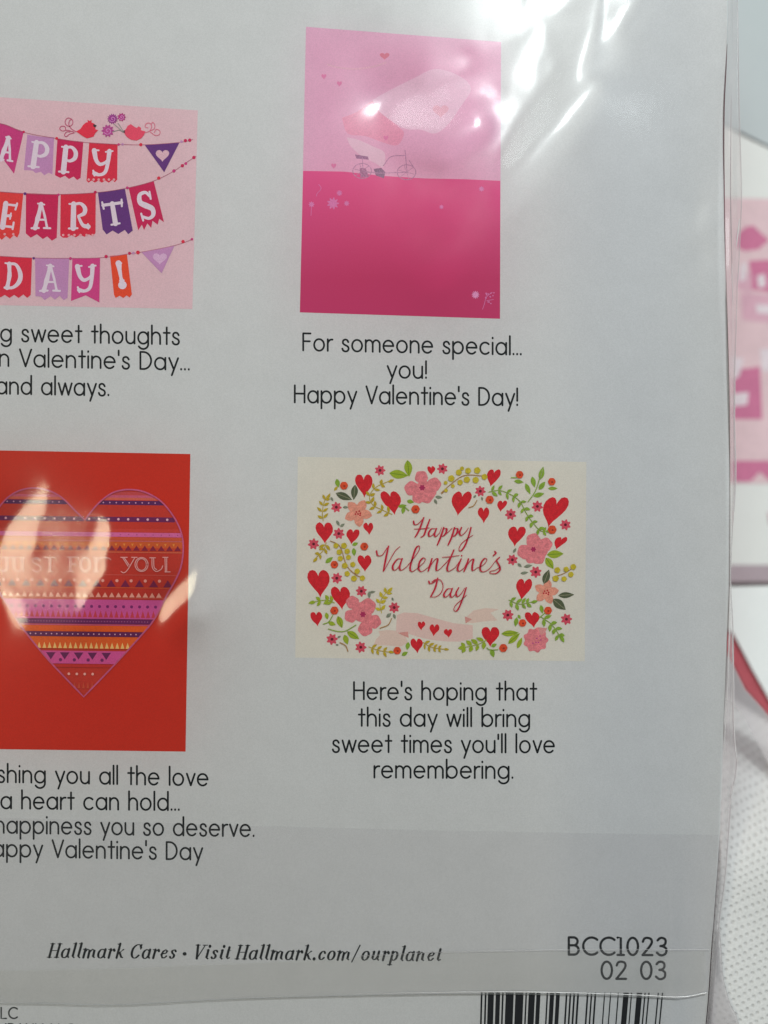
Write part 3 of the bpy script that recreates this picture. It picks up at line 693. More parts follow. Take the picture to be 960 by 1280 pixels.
for a in [(498.5, 593, 24, 11, 8, LG), (510.4, 585.5, 21, 10, 84, LG), (694, 692.7, 21, 10, -4, LG), (687, 704, 17, 9, 55, LG),
          (430, 620.5, 22, 9, 22, DG), (443, 615.4, 19, 8.5, 96, DG), (683, 720.8, 19, 9, -70, DG), (707.7, 743.8, 20, 7.5, -3, DG), (699, 755.4, 21, 11, 40, DG),
          (422, 604, 11, 6, 78, BG_), (420, 610.6, 7, 3.5, -50, YG), (444, 680, 8, 4.5, -22, BG_), (442.5, 690, 10, 5.5, 84, BG_), (411.5, 700, 12, 5.5, -38, BG_),
          (408.5, 770, 9, 5, 80, LG), (415, 779.5, 10, 5.5, 18, LG), (425, 777.5, 16, 8, 70, LG), (441.5, 794, 18, 8.5, 32, LG), (432.5, 799.5, 13, 7, 72, LG),
          (509.6, 807.5, 10, 5.5, 100, BG_), (506, 817, 9, 5, -30, BG_), (504, 638, 9, 5, 100, BG_), (503, 632.5, 11, 4.5, -8, BG_), (513, 627, 9, 5, 12, BG_),
          (648.5, 602, 12, 5, 8, BG_), (691, 610.5, 12, 4.5, 0, BG_), (677, 761.5, 11, 5, 78, BG_), (645, 777.5, 12, 5.5, 100, BG_), (649, 771, 6, 3.5, 60, BG_),
          (637.5, 791.5, 22, 7.5, -4, LG), (642.5, 798, 20, 7, -42, LG), (649.5, 803.5, 15, 5.5, -66, LG), (617.5, 806.5, 8, 4.5, -25, BG_), (615.5, 816.5, 11, 6, 72, BG_),
          (677, 591.5, 17, 7, -76, BG_), (666.7, 602.5, 14, 6, 76, BG_), (677.5, 607, 13, 6, -52, BG_), (659.8, 611, 15, 5.5, 66, BG_), (673.5, 618.5, 14, 6, -14, BG_),
          (415, 624, 6, 3, 60, GR), (432, 634, 7, 3.2, 0, GR), (422.5, 654, 8, 3.5, 60, GR), (428, 656.5, 7, 3.5, -35, GR), (548.5, 621.5, 9, 4, 8, GR), (544.5, 627, 7, 3.5, 60, GR),
          (643.3, 688, 7, 3.2, -60, GR), (593.5, 620.5, 5, 2.6, -50, GR), (602.5, 623.5, 5, 2.6, 80, GR), (649.5, 706.5, 7, 3.5, 40, GR), (660, 707.5, 11, 4, -12, GR), (655.5, 716, 10, 3.6, -8, GR),
          (461.5, 743.5, 9, 4, 90, GR), (465.5, 740, 8, 3.2, -8, GR), (486, 769, 8, 4.5, -40, GR), (493, 770.5, 7, 3.5, 70, GR), (490.8, 749, 5, 2.5, 70, GR), (424, 796, 5, 2.6, -25, GR), (421.5, 806, 4, 2.4, 0, GR)]:
    leaf(*a)
def vine(path, n, m, L=9, w=4.2, spread=52, sm=None, both=True):
    P = smooth_path(path, 8)
    mb = MB(); ribbon(mb, P, .9, z_next()); mb.build("sprig_stem", sm or m, fp)
    for k in range(n):
        t = (k + .4) / n * (len(P) - 2); i = int(t)
        x, y = P[i]; dx, dy = P[i + 1][0] - x, P[i + 1][1] - y
        a = math.degrees(math.atan2(dy, dx))
        for s_ in ((-1, 1) if both else (1 if k % 2 else -1,)):
            b = math.radians(a + s_ * spread)
            sz = L * (1.05 - .25 * k / n) * random.uniform(.85, 1.1)
            leaf(x + math.cos(b) * sz * .6, y + math.sin(b) * sz * .6, sz, w * random.uniform(.85, 1.1), math.degrees(b), m, "sprig_leaf")
    x, y = P[-1]; dx, dy = P[-1][0] - P[-2][0], P[-1][1] - P[-2][1]
    leaf(x + 2, y, L, w, math.degrees(math.atan2(dy, dx)), m, "sprig_leaf")
vine([(490, 643), (477, 637), (466, 631), (462, 620), (470, 609), (487, 601)], 7, YG, L=8, w=3.8)
vine([(404, 651), (403, 640), (405, 628), (409, 620)], 4, YG, L=8, w=3.4)
vine([(408, 678), (404, 688), (392, 700)], 3, YG, L=8, w=3.6)
vine([(477, 766), (475, 754), (480, 744), (486, 737)], 4, YB, L=8, w=4, both=True)
vine([(461, 808.5), (474, 813), (487, 815)], 3, YG, L=8, w=3.6)
vine([(529, 803), (540, 809), (556, 811.5)], 4, YG, L=7, w=3.2)
vine([(418, 753.5), (408, 750), (388, 753)], 3, LG, L=9, w=4.4, spread=45)
vine([(611, 615), (624, 613), (638, 618), (650, 627), (657, 640), (665, 652), (675, 663), (684, 664)], 10, BG_, L=8, w=3.8)
vine([(636, 750), (650, 755), (666, 752)], 4, BG_, L=8.5, w=4)
vine([(676, 771), (688, 779), (696, 789), (701, 799)], 4, BG_, L=9, w=4.4)
vine([(608, 800), (598, 805), (586, 808), (575, 809.5)], 4, LG, L=9.5, w=5)
def berries(stem, dots, r=3.6, m=None):
    stroke("sprig_stem", stem, .9, BRN, fp)
    for x, y in dots: flat("berry", petalled(x, y, r * random.uniform(.88, 1.08), 5, .05), m or YB, fp)
berries([(551.5, 616), (565, 604), (581.7, 594), (609, 595.5)], [(564, 598), (573.5, 590.5), (585, 588.5), (596.5, 588), (605.5, 596), (594.5, 600), (583.5, 599.5), (575, 603)], 3.9)
berries([(557, 613), (552, 617)], [(566, 607.5), (557.5, 613), (557, 603.5), (577.5, 585.5)], 2.6)
berries([(413, 676), (425, 683), (433, 706), (443, 717), (452, 722)], [(420, 682), (425.5, 698), (435.5, 696.5), (431, 707), (441, 705.5), (434, 717), (446.5, 714), (442.5, 723), (453, 722.5), (430, 682), (424, 690), (434, 689)], 3.6)
berries([(691, 721), (704, 717), (714, 711)], [(696.5, 712.5), (707.5, 711.5), (716.5, 708.5), (713.5, 718), (705, 723.5), (694.5, 723)], 3.9)
for x, y, r in [(430, 607, 5), (519.4, 636.5, 5.3), (455.4, 683, 5), (418, 705.6, 4.8), (418, 763, 5.2), (496.5, 813, 4.8), (649.4, 593.3, 4.8), (689.6, 602, 4.8), (612, 624.6, 5.2), (690, 662, 5.5), (684.8, 763, 5), (653, 778.5, 4.8), (629, 809.8, 5.2)]:
    flat("berry", petalled(x, y, r, 6, .03), BER, fp)
    flat("berry_eye", ell(x + .5, y + .6, 1.4, 1.2, 7), mat((120, 34, 26)), fp)
for q in ([(404, 780), (411, 777), (416, 769)], [(410.5, 786), (422, 789), (432, 788.5), (445, 781)], [(475, 785), (485, 781), (489.5, 773)], [(425, 803), (432, 807), (435, 814)], [(586, 634.5), (592, 632), (596, 625.5)],
          [(660, 627), (669, 614), (675, 596)], [(505, 633), (511, 638)], [(622, 812), (612, 812), (608.5, 809.5)], [(639, 597), (646, 597)], [(674, 772), (681, 766)]):
    stroke("stem", q, 1.1, BRN if q[0][0] in (475, 425, 586) else BG_, fp)

# red script
sk = crop((450, 630), 5.05)
SCRIPT = [
    [[(338, 108), (343, 128), (365, 126), (402, 88)], [(402, 86), (385, 135), (365, 180), (348, 208)], [(440, 98), (420, 150), (404, 195), (384, 210)], [(342, 158), (390, 156), (438, 150)]],
    [[(476, 156), (452, 156), (434, 180), (436, 202), (452, 200), (470, 178), (482, 155)], [(482, 155), (470, 190), (478, 206), (500, 184)]],
    [[(500, 186), (514, 150)], [(528, 148), (512, 200), (488, 258)], [(508, 196), (528, 158), (546, 156), (542, 182), (524, 202), (508, 198)]],
    [[(540, 192), (582, 152)], [(596, 148), (580, 205), (556, 258)], [(578, 194), (598, 156), (616, 158), (610, 184), (594, 202), (578, 198)]],
    [[(612, 190), (640, 148)], [(640, 148), (628, 182), (640, 198), (666, 176), (684, 150)], [(700, 148), (686, 200), (662, 262), (636, 296), (624, 284), (640, 250), (676, 220), (712, 196)]],
    [[(104, 296), (112, 324), (140, 322), (166, 284), (182, 264)], [(180, 266), (164, 340), (148, 422)], [(150, 424), (190, 350), (222, 296), (252, 268)]],
    [[(262, 346), (236, 348), (208, 386), (210, 414), (230, 412), (256, 376), (266, 344)], [(266, 344), (250, 396), (260, 418), (292, 398)]],
    [[(290, 400), (334, 348), (374, 288), (370, 264), (350, 284), (326, 360), (316, 408), (330, 426), (364, 404)]],
    [[(362, 404), (396, 376), (412, 350), (398, 340), (376, 366), (370, 408), (390, 426), (432, 398)]],
    [[(432, 396), (454, 344)], [(454, 344), (442, 388), (430, 422)], [(434, 410), (468, 356), (490, 346), (482, 392), (484, 420), (512, 404)]],
    [[(512, 402), (560, 350), (592, 290)], [(592, 290), (568, 348), (550, 402), (560, 424), (604, 398)], [(518, 336), (570, 332), (626, 324)]],
    [[(604, 396), (638, 346)], [(638, 346), (616, 404), (626, 424), (658, 402)], [(640, 324), (643, 327)]],
    [[(658, 400), (684, 346)], [(684, 346), (672, 388), (656, 424)], [(660, 412), (694, 360), (716, 348), (708, 392), (712, 420), (742, 400)]],
    [[(742, 402), (778, 384), (800, 354), (788, 342), (766, 368), (758, 410), (776, 428), (816, 408), (856, 356)]],
    [[(850, 298), (856, 310), (840, 326)]],
    [[(880, 336), (862, 356), (878, 388), (882, 416), (856, 438), (822, 436), (822, 424), (850, 418), (888, 396)]],
    [[(434, 486), (442, 502), (466, 494), (490, 468)], [(490, 468), (474, 530), (446, 584)], [(446, 586), (480, 584), (512, 558), (524, 516), (508, 480), (478, 476), (454, 492)]],
    [[(578, 534), (552, 536), (530, 566), (534, 586), (552, 580), (576, 550), (582, 532)], [(582, 532), (570, 572), (580, 588), (602, 568)]],
    [[(602, 566), (622, 528)], [(622, 528), (606, 562), (616, 584), (642, 560), (660, 530)], [(670, 528), (650, 590), (626, 650), (606, 676), (592, 664), (606, 634), (640, 604), (672, 574)]],
]
def pen(d, t):
    return .95 + 1.35 * max(0.0, d[1]) ** 1.5 if abs(d[1]) > .2 else .95
for L in SCRIPT:
    mb = MB(); z = z_next(6e-7)
    for q in L:
        z += 3e-7
        P = smooth_path(sk(*q), 6)
        ribbon(mb, P, (lambda d, t: (1.0 + 1.5 * max(0.0, d[1]) ** 1.5) * (.75 + .25 * math.sin(math.pi * min(1, max(0, t))))), z)
    LEVEL[0] += 2e-6
    mb.build("script_letter", mat((158, 26, 48), grain=.14), fp)

# ---------- captions
LEVEL[0] = 0
black = mat((16, 18, 20), grain=.12)
TXT = [("For someone special...", 379, 651, 438, 443.5), ("you!", 484.5, 532.5, 472, 472.8), ("Happy Valentine's Day!", 368.5, 646.5, 503, 506.8),
       ("Here's hoping that", 442.5, 669.5, 874, 875), ("this day will bring", 448.5, 661.5, 907.3, 908), ("sweet times you'll love", 416, 692.5, 940, 940.7), ("remembering.", 468, 640.5, 972, 972.8),
       ("Sending sweet thoughts", -82, 223.5, 424.5, 430.5), ("on Valentine's Day...", -18, 236, 457, 462.5), ("and always.", -4, 135.5, 492, 494.5),
       ("Wishing you all the love", -32, 259.5, 977, 982), ("a heart can hold...", 1.5, 223.5, 1010.5, 1012.8), ("and all the happiness you so deserve.", -146, 317, 1039, 1045.5), ("Happy Valentine's Day", -25, 252, 1070, 1074.6)]
SP[' '] = .50
for t, x0, x1, y0, y1 in TXT:
    text_line("caption_lettering", t, x0, x1, y0, y1, 21.3, black, pack, w=2.45, gap=.25)
SP[' '] = .5
text_line("code_lettering", "BCC1023", 711, 833, 1193.2, 1194, 21.5, black, pack, w=3.1, gap=.26)
SP[' '] = .62
text_line("code_lettering", "02 03", 752, 831.5, 1223.5, 1223.7, 21.5, black, pack, w=3.0, gap=.26)
SP[' '] = .34
text_line("foot_lettering", "Hallmark Cares * Visit Hallmark.com/ourplanet", 60, 549, 1196.5, 1200.8, 16.8, black, pack, gap=.27, shear=.27, font=GI,
          wf=lambda d, t: 1.15 + 1.9 * abs(d[1]) ** 1.6)
SP[' '] = .34
text_line("maker_lettering", "LLC", -8, 20.5, 1273, 1273, 13.5, mat((52, 54, 54)), pack, w=2.0, gap=.24)
text_line("maker_lettering", "COMPANY, LLC", -30, 92, 1292.5, 1293.5, 13, mat((52, 54, 54)), pack, w=2.0, gap=.24)
BARS = [(596, a, b) for a, b in ((40, 58), (80, 98), (112, 172), (190, 235), (252, 270), (290, 370), (387, 468), (487, 503), (520, 583), (597, 638), (698, 714), (732, 775), (793, 832), (890, 908), (928, 946))] + \
       [(712, a, b) for a, b in ((38, 57), (76, 96), (172, 190), (212, 228), (250, 268), (345, 357), (405, 417), (482, 494), (538, 592), (614, 626), (672, 726), (748, 762), (786, 800), (880, 894), (922, 936))]
for off, a, b in BARS:
    xa, xb = off + a / 8, off + b / 8
    k = (xa - 600) / 230
    yt = 1240.2 + .8 * k
    sl = -(1.0 + 2.7 * k) / 38
    flat("barcode_bar", [(xa, yt), (xb, yt), (xb + sl * 75, yt + 75), (xa + sl * 75, yt + 75)], mat((24, 25, 28), grain=.1), pack)

# ------------------------------------------------------------------ clear film round the pack
STEP = 4
gx = np.arange(-196, 909, STEP, dtype=float)
gy = np.arange(-64, 1341, STEP, dtype=float)
PX, PY = np.meshgrid(gx, gy)
def noise2(shape, cell, seed):
    r = np.random.RandomState(seed)
    h, w = shape
    a = r.randn(int(h / cell) + 4, int(w / cell) + 4)
    yy = np.arange(h) / cell; xx = np.arange(w) / cell
    y0 = yy.astype(int); x0 = xx.astype(int)
    fy = yy - y0; fx = xx - x0
    fy = fy * fy * (3 - 2 * fy); fx = fx * fx * (3 - 2 * fx)
    a00 = a[np.ix_(y0, x0)]; a01 = a[np.ix_(y0, x0 + 1)]; a10 = a[np.ix_(y0 + 1, x0)]; a11 = a[np.ix_(y0 + 1, x0 + 1)]
    return (a00 * (1 - fx) + a01 * fx) * (1 - fy)[:, None] + (a10 * (1 - fx) + a11 * fx) * fy[:, None]
wx = 2.0 * noise2(PX.shape, 5, 1) + 0.6 * noise2(PX.shape, 2.2, 2)
wy = 2.0 * noise2(PX.shape, 5, 3) + 0.6 * noise2(PX.shape, 2.2, 4)
QX = PX + wx; QY = PY + wy
def ss(d, soft):          # 1 inside (d<0) fading to 0 over soft
    t = np.clip(.5 - d / soft, 0, 1)
    return t * t * (3 - 2 * t)
def capsule(x0, y0, x1, y1, r0, r1, soft=8):
    dx, dy = x1 - x0, y1 - y0
    t = np.clip(((QX - x0) * dx + (QY - y0) * dy) / (dx * dx + dy * dy + 1e-9), 0, 1)
    d = np.hypot(QX - x0 - t * dx, QY - y0 - t * dy) - (r0 + (r1 - r0) * t)
    return ss(d, soft)
def path(pts, rs, soft=8):
    m = np.zeros_like(PX)
    for (a, b), ra, rb in zip(zip(pts, pts[1:]), rs, rs[1:]):
        m = np.maximum(m, capsule(*a, *b, ra, rb, soft))
    return m
def area(pts, soft=10):
    inside = np.zeros(PX.shape, bool); d = np.full(PX.shape, 1e9)
    for (x0, y0), (x1, y1) in zip(pts, pts[1:] + pts[:1]):
        c = ((y0 > QY) != (y1 > QY)) & (QX < (x1 - x0) * (QY - y0) / (y1 - y0 + 1e-12) + x0)
        inside ^= c
        dx, dy = x1 - x0, y1 - y0
        t = np.clip(((QX - x0) * dx + (QY - y0) * dy) / (dx * dx + dy * dy), 0, 1)
        d = np.minimum(d, np.hypot(QX - x0 - t * dx, QY - y0 - t * dy))
    return ss(np.where(inside, -d, d), soft)
mx = np.maximum
# folds that catch the white lamp
M_white = mx.reduce([
    path([(556, 66), (592, 44), (628, 24), (700, -14)], [4, 13, 20, 22], 16),
    path([(660, 40), (672, 80), (652, 120), (632, 150), (612, 184)], [16, 20, 14, 9, 2], 14),
])
M_spots = mx.reduce([
    path([(536, 104), (556, 90), (578, 76)], [7, 13, 9], 10),
    path([(564, 110), (585, 100), (606, 106), (624, 118)], [3, 6, 6, 4], 9),
    path([(724, 98), (734, 74), (742, 56), (748, 30), (752, -10)], [2, 10, 10, 6, 5], 9),
    path([(776, 48), (796, 28), (812, 6), (818, -20)], [3, 5, 5, 5], 6),
    path([(744, 66), (760, 52), (776, 48)], [4, 3, 3], 5),
])
# finer crinkle breaks the bright folds up, running up to the right
_u = (PX * math.cos(.9) - PY * math.sin(.9)); _v = (PX * math.sin(.9) + PY * math.cos(.9))
_cr = .5 + .5 * np.sin(_v / 5.2 + 1.8 * noise2(PX.shape, 6, 9) + _u / 60)
M_white = mx(M_white * (.42 + .58 * _cr), M_spots)
# broader slack that mirrors the dim panel
M_panel = mx.reduce([
    .95 * area([(486, 132), (525, 104), (560, 96), (590, 112), (560, 128), (600, 158), (552, 172), (500, 160)], 24),
    .85 * area([(690, 70), (745, 108), (690, 165), (640, 222), (626, 240), (616, 200), (640, 160)], 22),
    .7 * area([(500, 208), (560, 226), (600, 224), (628, 170), (612, 215), (575, 250), (540, 262), (512, 242)], 26),
    .7 * area([(650, -10), (800, -10), (770, 40), (700, 110), (660, 130)], 20),
    .5 * area([(600, 190), (640, 170), (622, 215), (590, 260), (560, 325), (535, 330), (520, 300), (560, 240)], 26),
    .5 * capsule(878, 262, 878, 276, 3, 4, 7), .3 * capsule(878, 324, 878, 338, 4, 4, 8),
])
M_warm = mx.reduce([
    path([(57, 610), (44, 635), (26, 668), (14, 704)], [5, 11, 19, 18], 8),
    path([(-6, 706), (40, 706), (84, 712), (112, 706)], [12, 12, 11, 16], 8),
    path([(128, 656), (126, 680), (118, 704), (104, 738), (100, 764)], [10, 13, 18, 10, 3], 8),
    path([(4, 742), (18, 760), (32, 778)], [5, 10, 4], 8),
    path([(250, 712), (232, 738), (214, 758), (196, 780)], [4, 14, 12, 4], 8),
])
C = np.array([0, 0, D])
FK = (D - 0.003) / D          # the film floats about 3 mm above the print
wxm = (PX - 480) * S * FK; wym = (640 - PY) * S * FK
def need(k):
    L = lamp_pos(k) - np.array([0, 0, Z0])
    out = []
    v1 = np.stack([-wxm, -wym, np.full_like(wxm, D)], -1); v1 /= np.linalg.norm(v1, axis=-1, keepdims=True)
    v2 = np.stack([L[0] - wxm, L[1] - wym, np.full_like(wxm, L[2])], -1); v2 /= np.linalg.norm(v2, axis=-1, keepdims=True)
    n = v1 + v2
    return -n[..., 0] / n[..., 2], -n[..., 1] / n[..., 2]
tx = np.zeros_like(PX); ty = np.zeros_like(PX); wgt = np.full(PX.shape, .02)
for k, M in (('panel', M_panel), ('white', M_white), ('warm', M_warm)):
    sx_, sy_ = need(k)
    tx = tx * (1 - M) + M * sx_; ty = ty * (1 - M) + M * sy_
    wgt = mx(wgt, M)
# relax to a real, integrable sheet
pad = 32
def padded(a): return np.pad(a, pad)
h_, w_ = PX.shape
ky = np.fft.fftfreq(h_ + 2 * pad, d=STEP * S) * 2 * np.pi
kx = np.fft.fftfreq(w_ + 2 * pad, d=STEP * S) * 2 * np.pi
KX, KY = np.meshgrid(kx, ky)
K2 = KX ** 2 + KY ** 2; K2[0, 0] = 1
damp = np.exp(-K2 * (1.8 * S) ** 2)
Tx, Ty, Wt = padded(tx), padded(-ty), padded(wgt)      # rows run down, world y runs up
GX, GY = Tx.copy(), Ty.copy()
for it in range(300):
    Hk = (-1j * KX * np.fft.fft2(GX) - 1j * KY * np.fft.fft2(GY)) / K2 * damp
    Hk[0, 0] = 0
    hx_, hy_ = np.real(np.fft.ifft2(1j * KX * Hk)), np.real(np.fft.ifft2(1j * KY * Hk))
    GX = Wt * Tx + (1 - Wt) * hx_; GY = Wt * Ty + (1 - Wt) * hy_
hfield = np.real(np.fft.ifft2(Hk))[pad:-pad, pad:-pad]
hfield -= np.median(hfield)
lowest = hfield.min()
_t = np.clip((PX - 650) / 255, 0, 1)
hfield = hfield - .0026 * _t * _t * (3 - 2 * _t)
FILM_Z = Z0 + 0.0006 - min(0.0, lowest)
film = film_mat("clear_film", tint=(0.975, 0.98, 0.975), rough=0.11, bump=0.000012, bscale=330.0, scuff=((625 - 480) * S, (640 - 70) * S, 0.037))
film_side = film_mat("clear_film_side", tint=(0.92, 0.885, 0.885), rough=0.12, haze=0.20)
film_double = film_mat("clear_film_double", tint=(0.988, 0.984, 0.988), rough=0.12, ior=1.4, haze=0.02)
film_lip = film_mat("clear_film_lip", tint=(0.92, 0.90, 0.90), rough=0.25, haze=0.55)
gap_shade = mat((112, 82, 88), rough=.4)
def interp(poly, y, ax=1):
    ys = [p[1] for p in poly]; xs = [p[0] for p in poly]
    return float(np.interp(y, ys, xs))
nrow, ncol = PX.shape
zs = FILM_Z + hfield
verts = []
xr = np.array([interp(EDGE, y) + 1.0 for y in gy])
for j in range(nrow):
    for i in range(ncol):
        px = gx[i]
        if px > 840: px = 840 + (px - 840) * (xr[j] - 840) / (gx[-1] - 840)
        kz = (Z0 + D - zs[j, i]) / D
        verts.append(((px - 480) * S * kz, (640 - gy[j]) * S * kz, zs[j, i]))
faces = []
for j in range(nrow - 1):
    for i in range(ncol - 1):
        a = j * ncol + i
        faces.append((a, a + ncol, a + ncol + 1, a + 1))
me = bpy.data.meshes.new("film_sheet"); me.from_pydata(verts, [], faces)
me.polygons.foreach_set("use_smooth", [True] * len(me.polygons)); me.materials.append(film); me.update()
fo = place(bpy.data.objects.new("film_sheet", me), (0, 0, 0), pack)
tag(fo, label="clear glossy film stretched over the printed back, crinkled at the upper right")

# side fin of the film, seen past the edge of the panel
FIN = [(921.5, -70), (922, 0), (923.5, 100), (925.5, 180), (927, 245), (925, 300), (923, 340), (921.5, 360), (920, 420), (918, 480), (917.5, 540), (918.6, 590), (917, 640), (914, 700),
       (914, 740), (916.5, 790), (917, 860), (917.3, 900), (919, 930), (921.5, 950), (919.5, 970), (916, 985), (914, 1000), (911, 1040), (908, 1080), (905.5, 1105), (902, 1130), (899.5, 1150),
       (898, 1170), (895.5, 1200), (893, 1235), (890, 1280), (886, 1345)]
ys = np.arange(-64, 1341, 6.0)
mb = MB(); prev = None
for y in ys:
    j = int(np.clip(round((y + 64) / STEP), 0, nrow - 1))
    ze = float(zs[j, -1]); a = interp(EDGE, y) + 1.0; b_ = interp(FIN, y)
    cur = []
    for t in (0, .25, .5, .75, 1.0):
        px = a + (b_ - a) * t
        z = Z0 + (ze - Z0) * (1 - t) ** 2 - .0035 * t ** 1.5 + .0004 * math.sin(9 * t + y / 60)
        k = (Z0 + D - z) / D
        cur.append(((px - 480) * S * k, (640 - y) * S * k, z))
    if prev:
        for q in range(4):
            mb.poly([prev[q], cur[q], cur[q + 1], prev[q + 1]])
    prev = cur
mb.build("film_side", film_side, pack, smooth=True, label="pinkish clear film fin standing off the right edge")
def bw(px, py, z):
    k = (Z0 + D - z) / D
    return ((px - 480) * S * k, (640 - py) * S * k, z)
def tube(name, pts, r, m, parent, zz, label=None, rs=None):
    """thin round tube along layout points"""
    P = smooth_path(pts, 6); mb = MB(); prev = None
    for i, (x, y) in enumerate(P):
        d = np.array(P[min(i + 1, len(P) - 1)]) - np.array(P[max(i - 1, 0)]); d = d / (np.hypot(*d) + 1e-9)
        nn = np.array([-d[1], d[0]]); t = i / (len(P) - 1)
        rr = r * (rs(t) if rs else 1)
        ring = []
        for k in range(6):
            a = 2 * math.pi * k / 6
            c = bw(x + nn[0] * rr * math.cos(a) / S, y + nn[1] * rr * math.cos(a) / S, zz + rr * math.sin(a))
            ring.append(c)
        if prev:
            for k in range(6):
                mb.poly([prev[k], prev[(k + 1) % 6], ring[(k + 1) % 6], ring[k]])
        prev = ring
    return mb.build(name, m, parent, smooth=True, label=label)
tap = lambda t: .25 + .75 * math.sin(math.pi * t) ** .5
tube("film_fold", [p for p in FIN if -70 <= p[1] <= 960], 0.00007, film_mat("film_rim_grey", tint=(.82, .76, .76), rough=.3, haze=.3), pack, Z0 - .0034)
tube("film_fold", [p for p in FIN if 950 <= p[1] <= 1345], 0.00009, film_mat("film_rim_pink", tint=(.8, .7, .7), rough=.3, haze=.5), pack, Z0 - .0034)
tube("film_fold", [(914, 120), (913.5, 180), (913.2, 240), (914.5, 320), (916, 380)], 0.00009, film_mat("film_crease", tint=(.87, .84, .84), rough=.3, haze=.2), pack, Z0 - .001, rs=tap)
tube("film_fold", [(924.5, 273), (922.5, 290), (920.3, 308)], 0.00013, film_lip, pack, Z0 + .001, rs=tap)
tube("film_fold", [(915.5, 800), (917, 850), (917.2, 900), (919, 935), (921, 950)], 0.00012, film_lip, pack, Z0 - .002, rs=tap)
tube("film_fold", [(916.5, 978), (914, 992), (912.5, 1010)], 0.00010, film_lip, pack, Z0 - .002, rs=tap)
tube("film_fold", [(919.2, 470), (918.4, 530), (920, 590), (918, 640)], 0.00009, film_lip, pack, Z0 - .002, rs=tap)
tube("film_fold", [(913, 620), (912.8, 720), (911.8, 780), (909.5, 860), (905, 935)], 0.00007, film_lip, pack, Z0 + .0003, rs=tap)
# dark tubes painting the shaded gap where the panel edge lifts
tube("edge_line", [(909.0, 55), (907.4, 90), (905.4, 130), (904.8, 180), (905.4, 240), (906.4, 300), (907.8, 350)], 0.000095, gap_shade, pack, Z0 + .00008, rs=lambda t: .3 + .7 * math.sin(math.pi * min(1, t * 1.1 + .0)) ** .6)
tube("edge_line", [(907.8, 350), (909.8, 420), (911.4, 480), (912.3, 560), (912.6, 660), (912, 720), (910, 790)], 0.00005, mat((132, 124, 122)), pack, Z0 + .00008)
# low flap of film below the fin
mb = MB()
fl_pts = [(899, 1160), (901.5, 1185), (903, 1215), (908, 1240), (915, 1260), (922, 1276), (936, 1345)]
prev = None
for x, y in smooth_path(fl_pts, 5):
    a = interp(FIN, y) - 1; cur = [bw(a, y, Z0 - .0028), bw((a + x) / 2, y, Z0 - .0032), bw(x, y, Z0 - .0038)]
    if prev:
        for q in range(2): mb.poly([prev[q], cur[q], cur[q + 1], prev[q + 1]])
    prev = cur
mb.build("film_flap", film_mat("clear_film_flap", tint=(.95, .93, .93), rough=.1, haze=.32), pack, smooth=True)
tube("film_fold", fl_pts, 0.00006, film_mat("film_rim_flap", tint=(.8, .76, .76), rough=.3, haze=.15), pack, Z0 - .0038)

# overlapped film along the lower face
TOP = [(-190, 1010), (0, 1021), (300, 1031), (500, 1036), (760, 1041), (899, 1043)]
MID = [(-190, 1216), (0, 1212), (150, 1209), (300, 1203), (450, 1195), (560, 1190), (700, 1187.5), (888, 1187)]
BOT = [(-190, 1264), (0, 1252), (60, 1253), (150, 1254.5), (290, 1247), (450, 1242.5), (600, 1240.2), (700, 1241), (800, 1244), (850, 1246.5), (884.5, 1239)]
fx = lambda L, x: float(np.interp(x, [p[0] for p in L], [p[1] for p in L]))
ZO = Z0 + .0004
mb = MB(); prev = None
for x in np.arange(-190, 884, 9.0):
    ya, yb, yc = fx(TOP, x), fx(MID, x), fx(BOT, x)
    cur = []; X0_ = x
    for t in np.linspace(0, 1, 15):
        y = ya + (yc - ya) * t
        z = ZO + .00006 * math.sin(y / 23 + x / 90) + (.00008 * math.exp(-((y - yb) / 5) ** 2))
        if x < 320: z += .00030 * math.exp(-((y - (yb + yc) / 2) / 14) ** 2) * min(1, (320 - x) / 150)
        if t > .999: z += .00016
        xx = x if x < 800 else 800 + (x - 800) * (interp(EDGE, y) - 1 - 800) / 81.0
        cur.append(W(xx, y, z))
    if prev:
        for q in range(14): mb.poly([prev[q], cur[q], cur[q + 1], prev[q + 1]])
    prev = cur
mb.build("film_overlap", film_double, pack, smooth=True, label="second layer of film overlapping the lower part of the back")
mb = MB(); prev = None
for x in np.arange(-190, 884, 9.0):
    yb, yc = fx(MID, x), fx(BOT, x)
    cur = [W(x, yb, ZO + .00015), W(x, (yb + yc) / 2, ZO + .00052), W(x, yc - .8, ZO + .0002)]
    if prev:
        for q in range(2): mb.poly([prev[q], cur[q], cur[q + 1], prev[q + 1]])
    prev = cur
mb.build("film_seam", film_mat("clear_film_seam", tint=(.99, .99, .975), rough=.16, haze=.05), pack, smooth=True)
tube("film_fold", [p for p in BOT if p[0] >= 290][:-1] + [(884, 1241)], 0.00009, film_mat("film_rim_bright", tint=(.95, .95, .94), rough=.22, haze=.75), pack, ZO + .0006, rs=lambda t: min(1, .3 + 2 * t))  # whitish haze paints in the light caught along the fold's edge
tube("film_fold", [(x, y + 2.3) for x, y in BOT[1:-1]], 0.00008, film_mat("film_rim_shade", tint=(.82, .82, .80), rough=.4), pack, ZO + .0002)  # grey tube painted in as the thin shadow under that edge
tube("film_fold", [p for p in MID if p[0] >= 450], 0.00004, film_lip, pack, ZO + .0003)
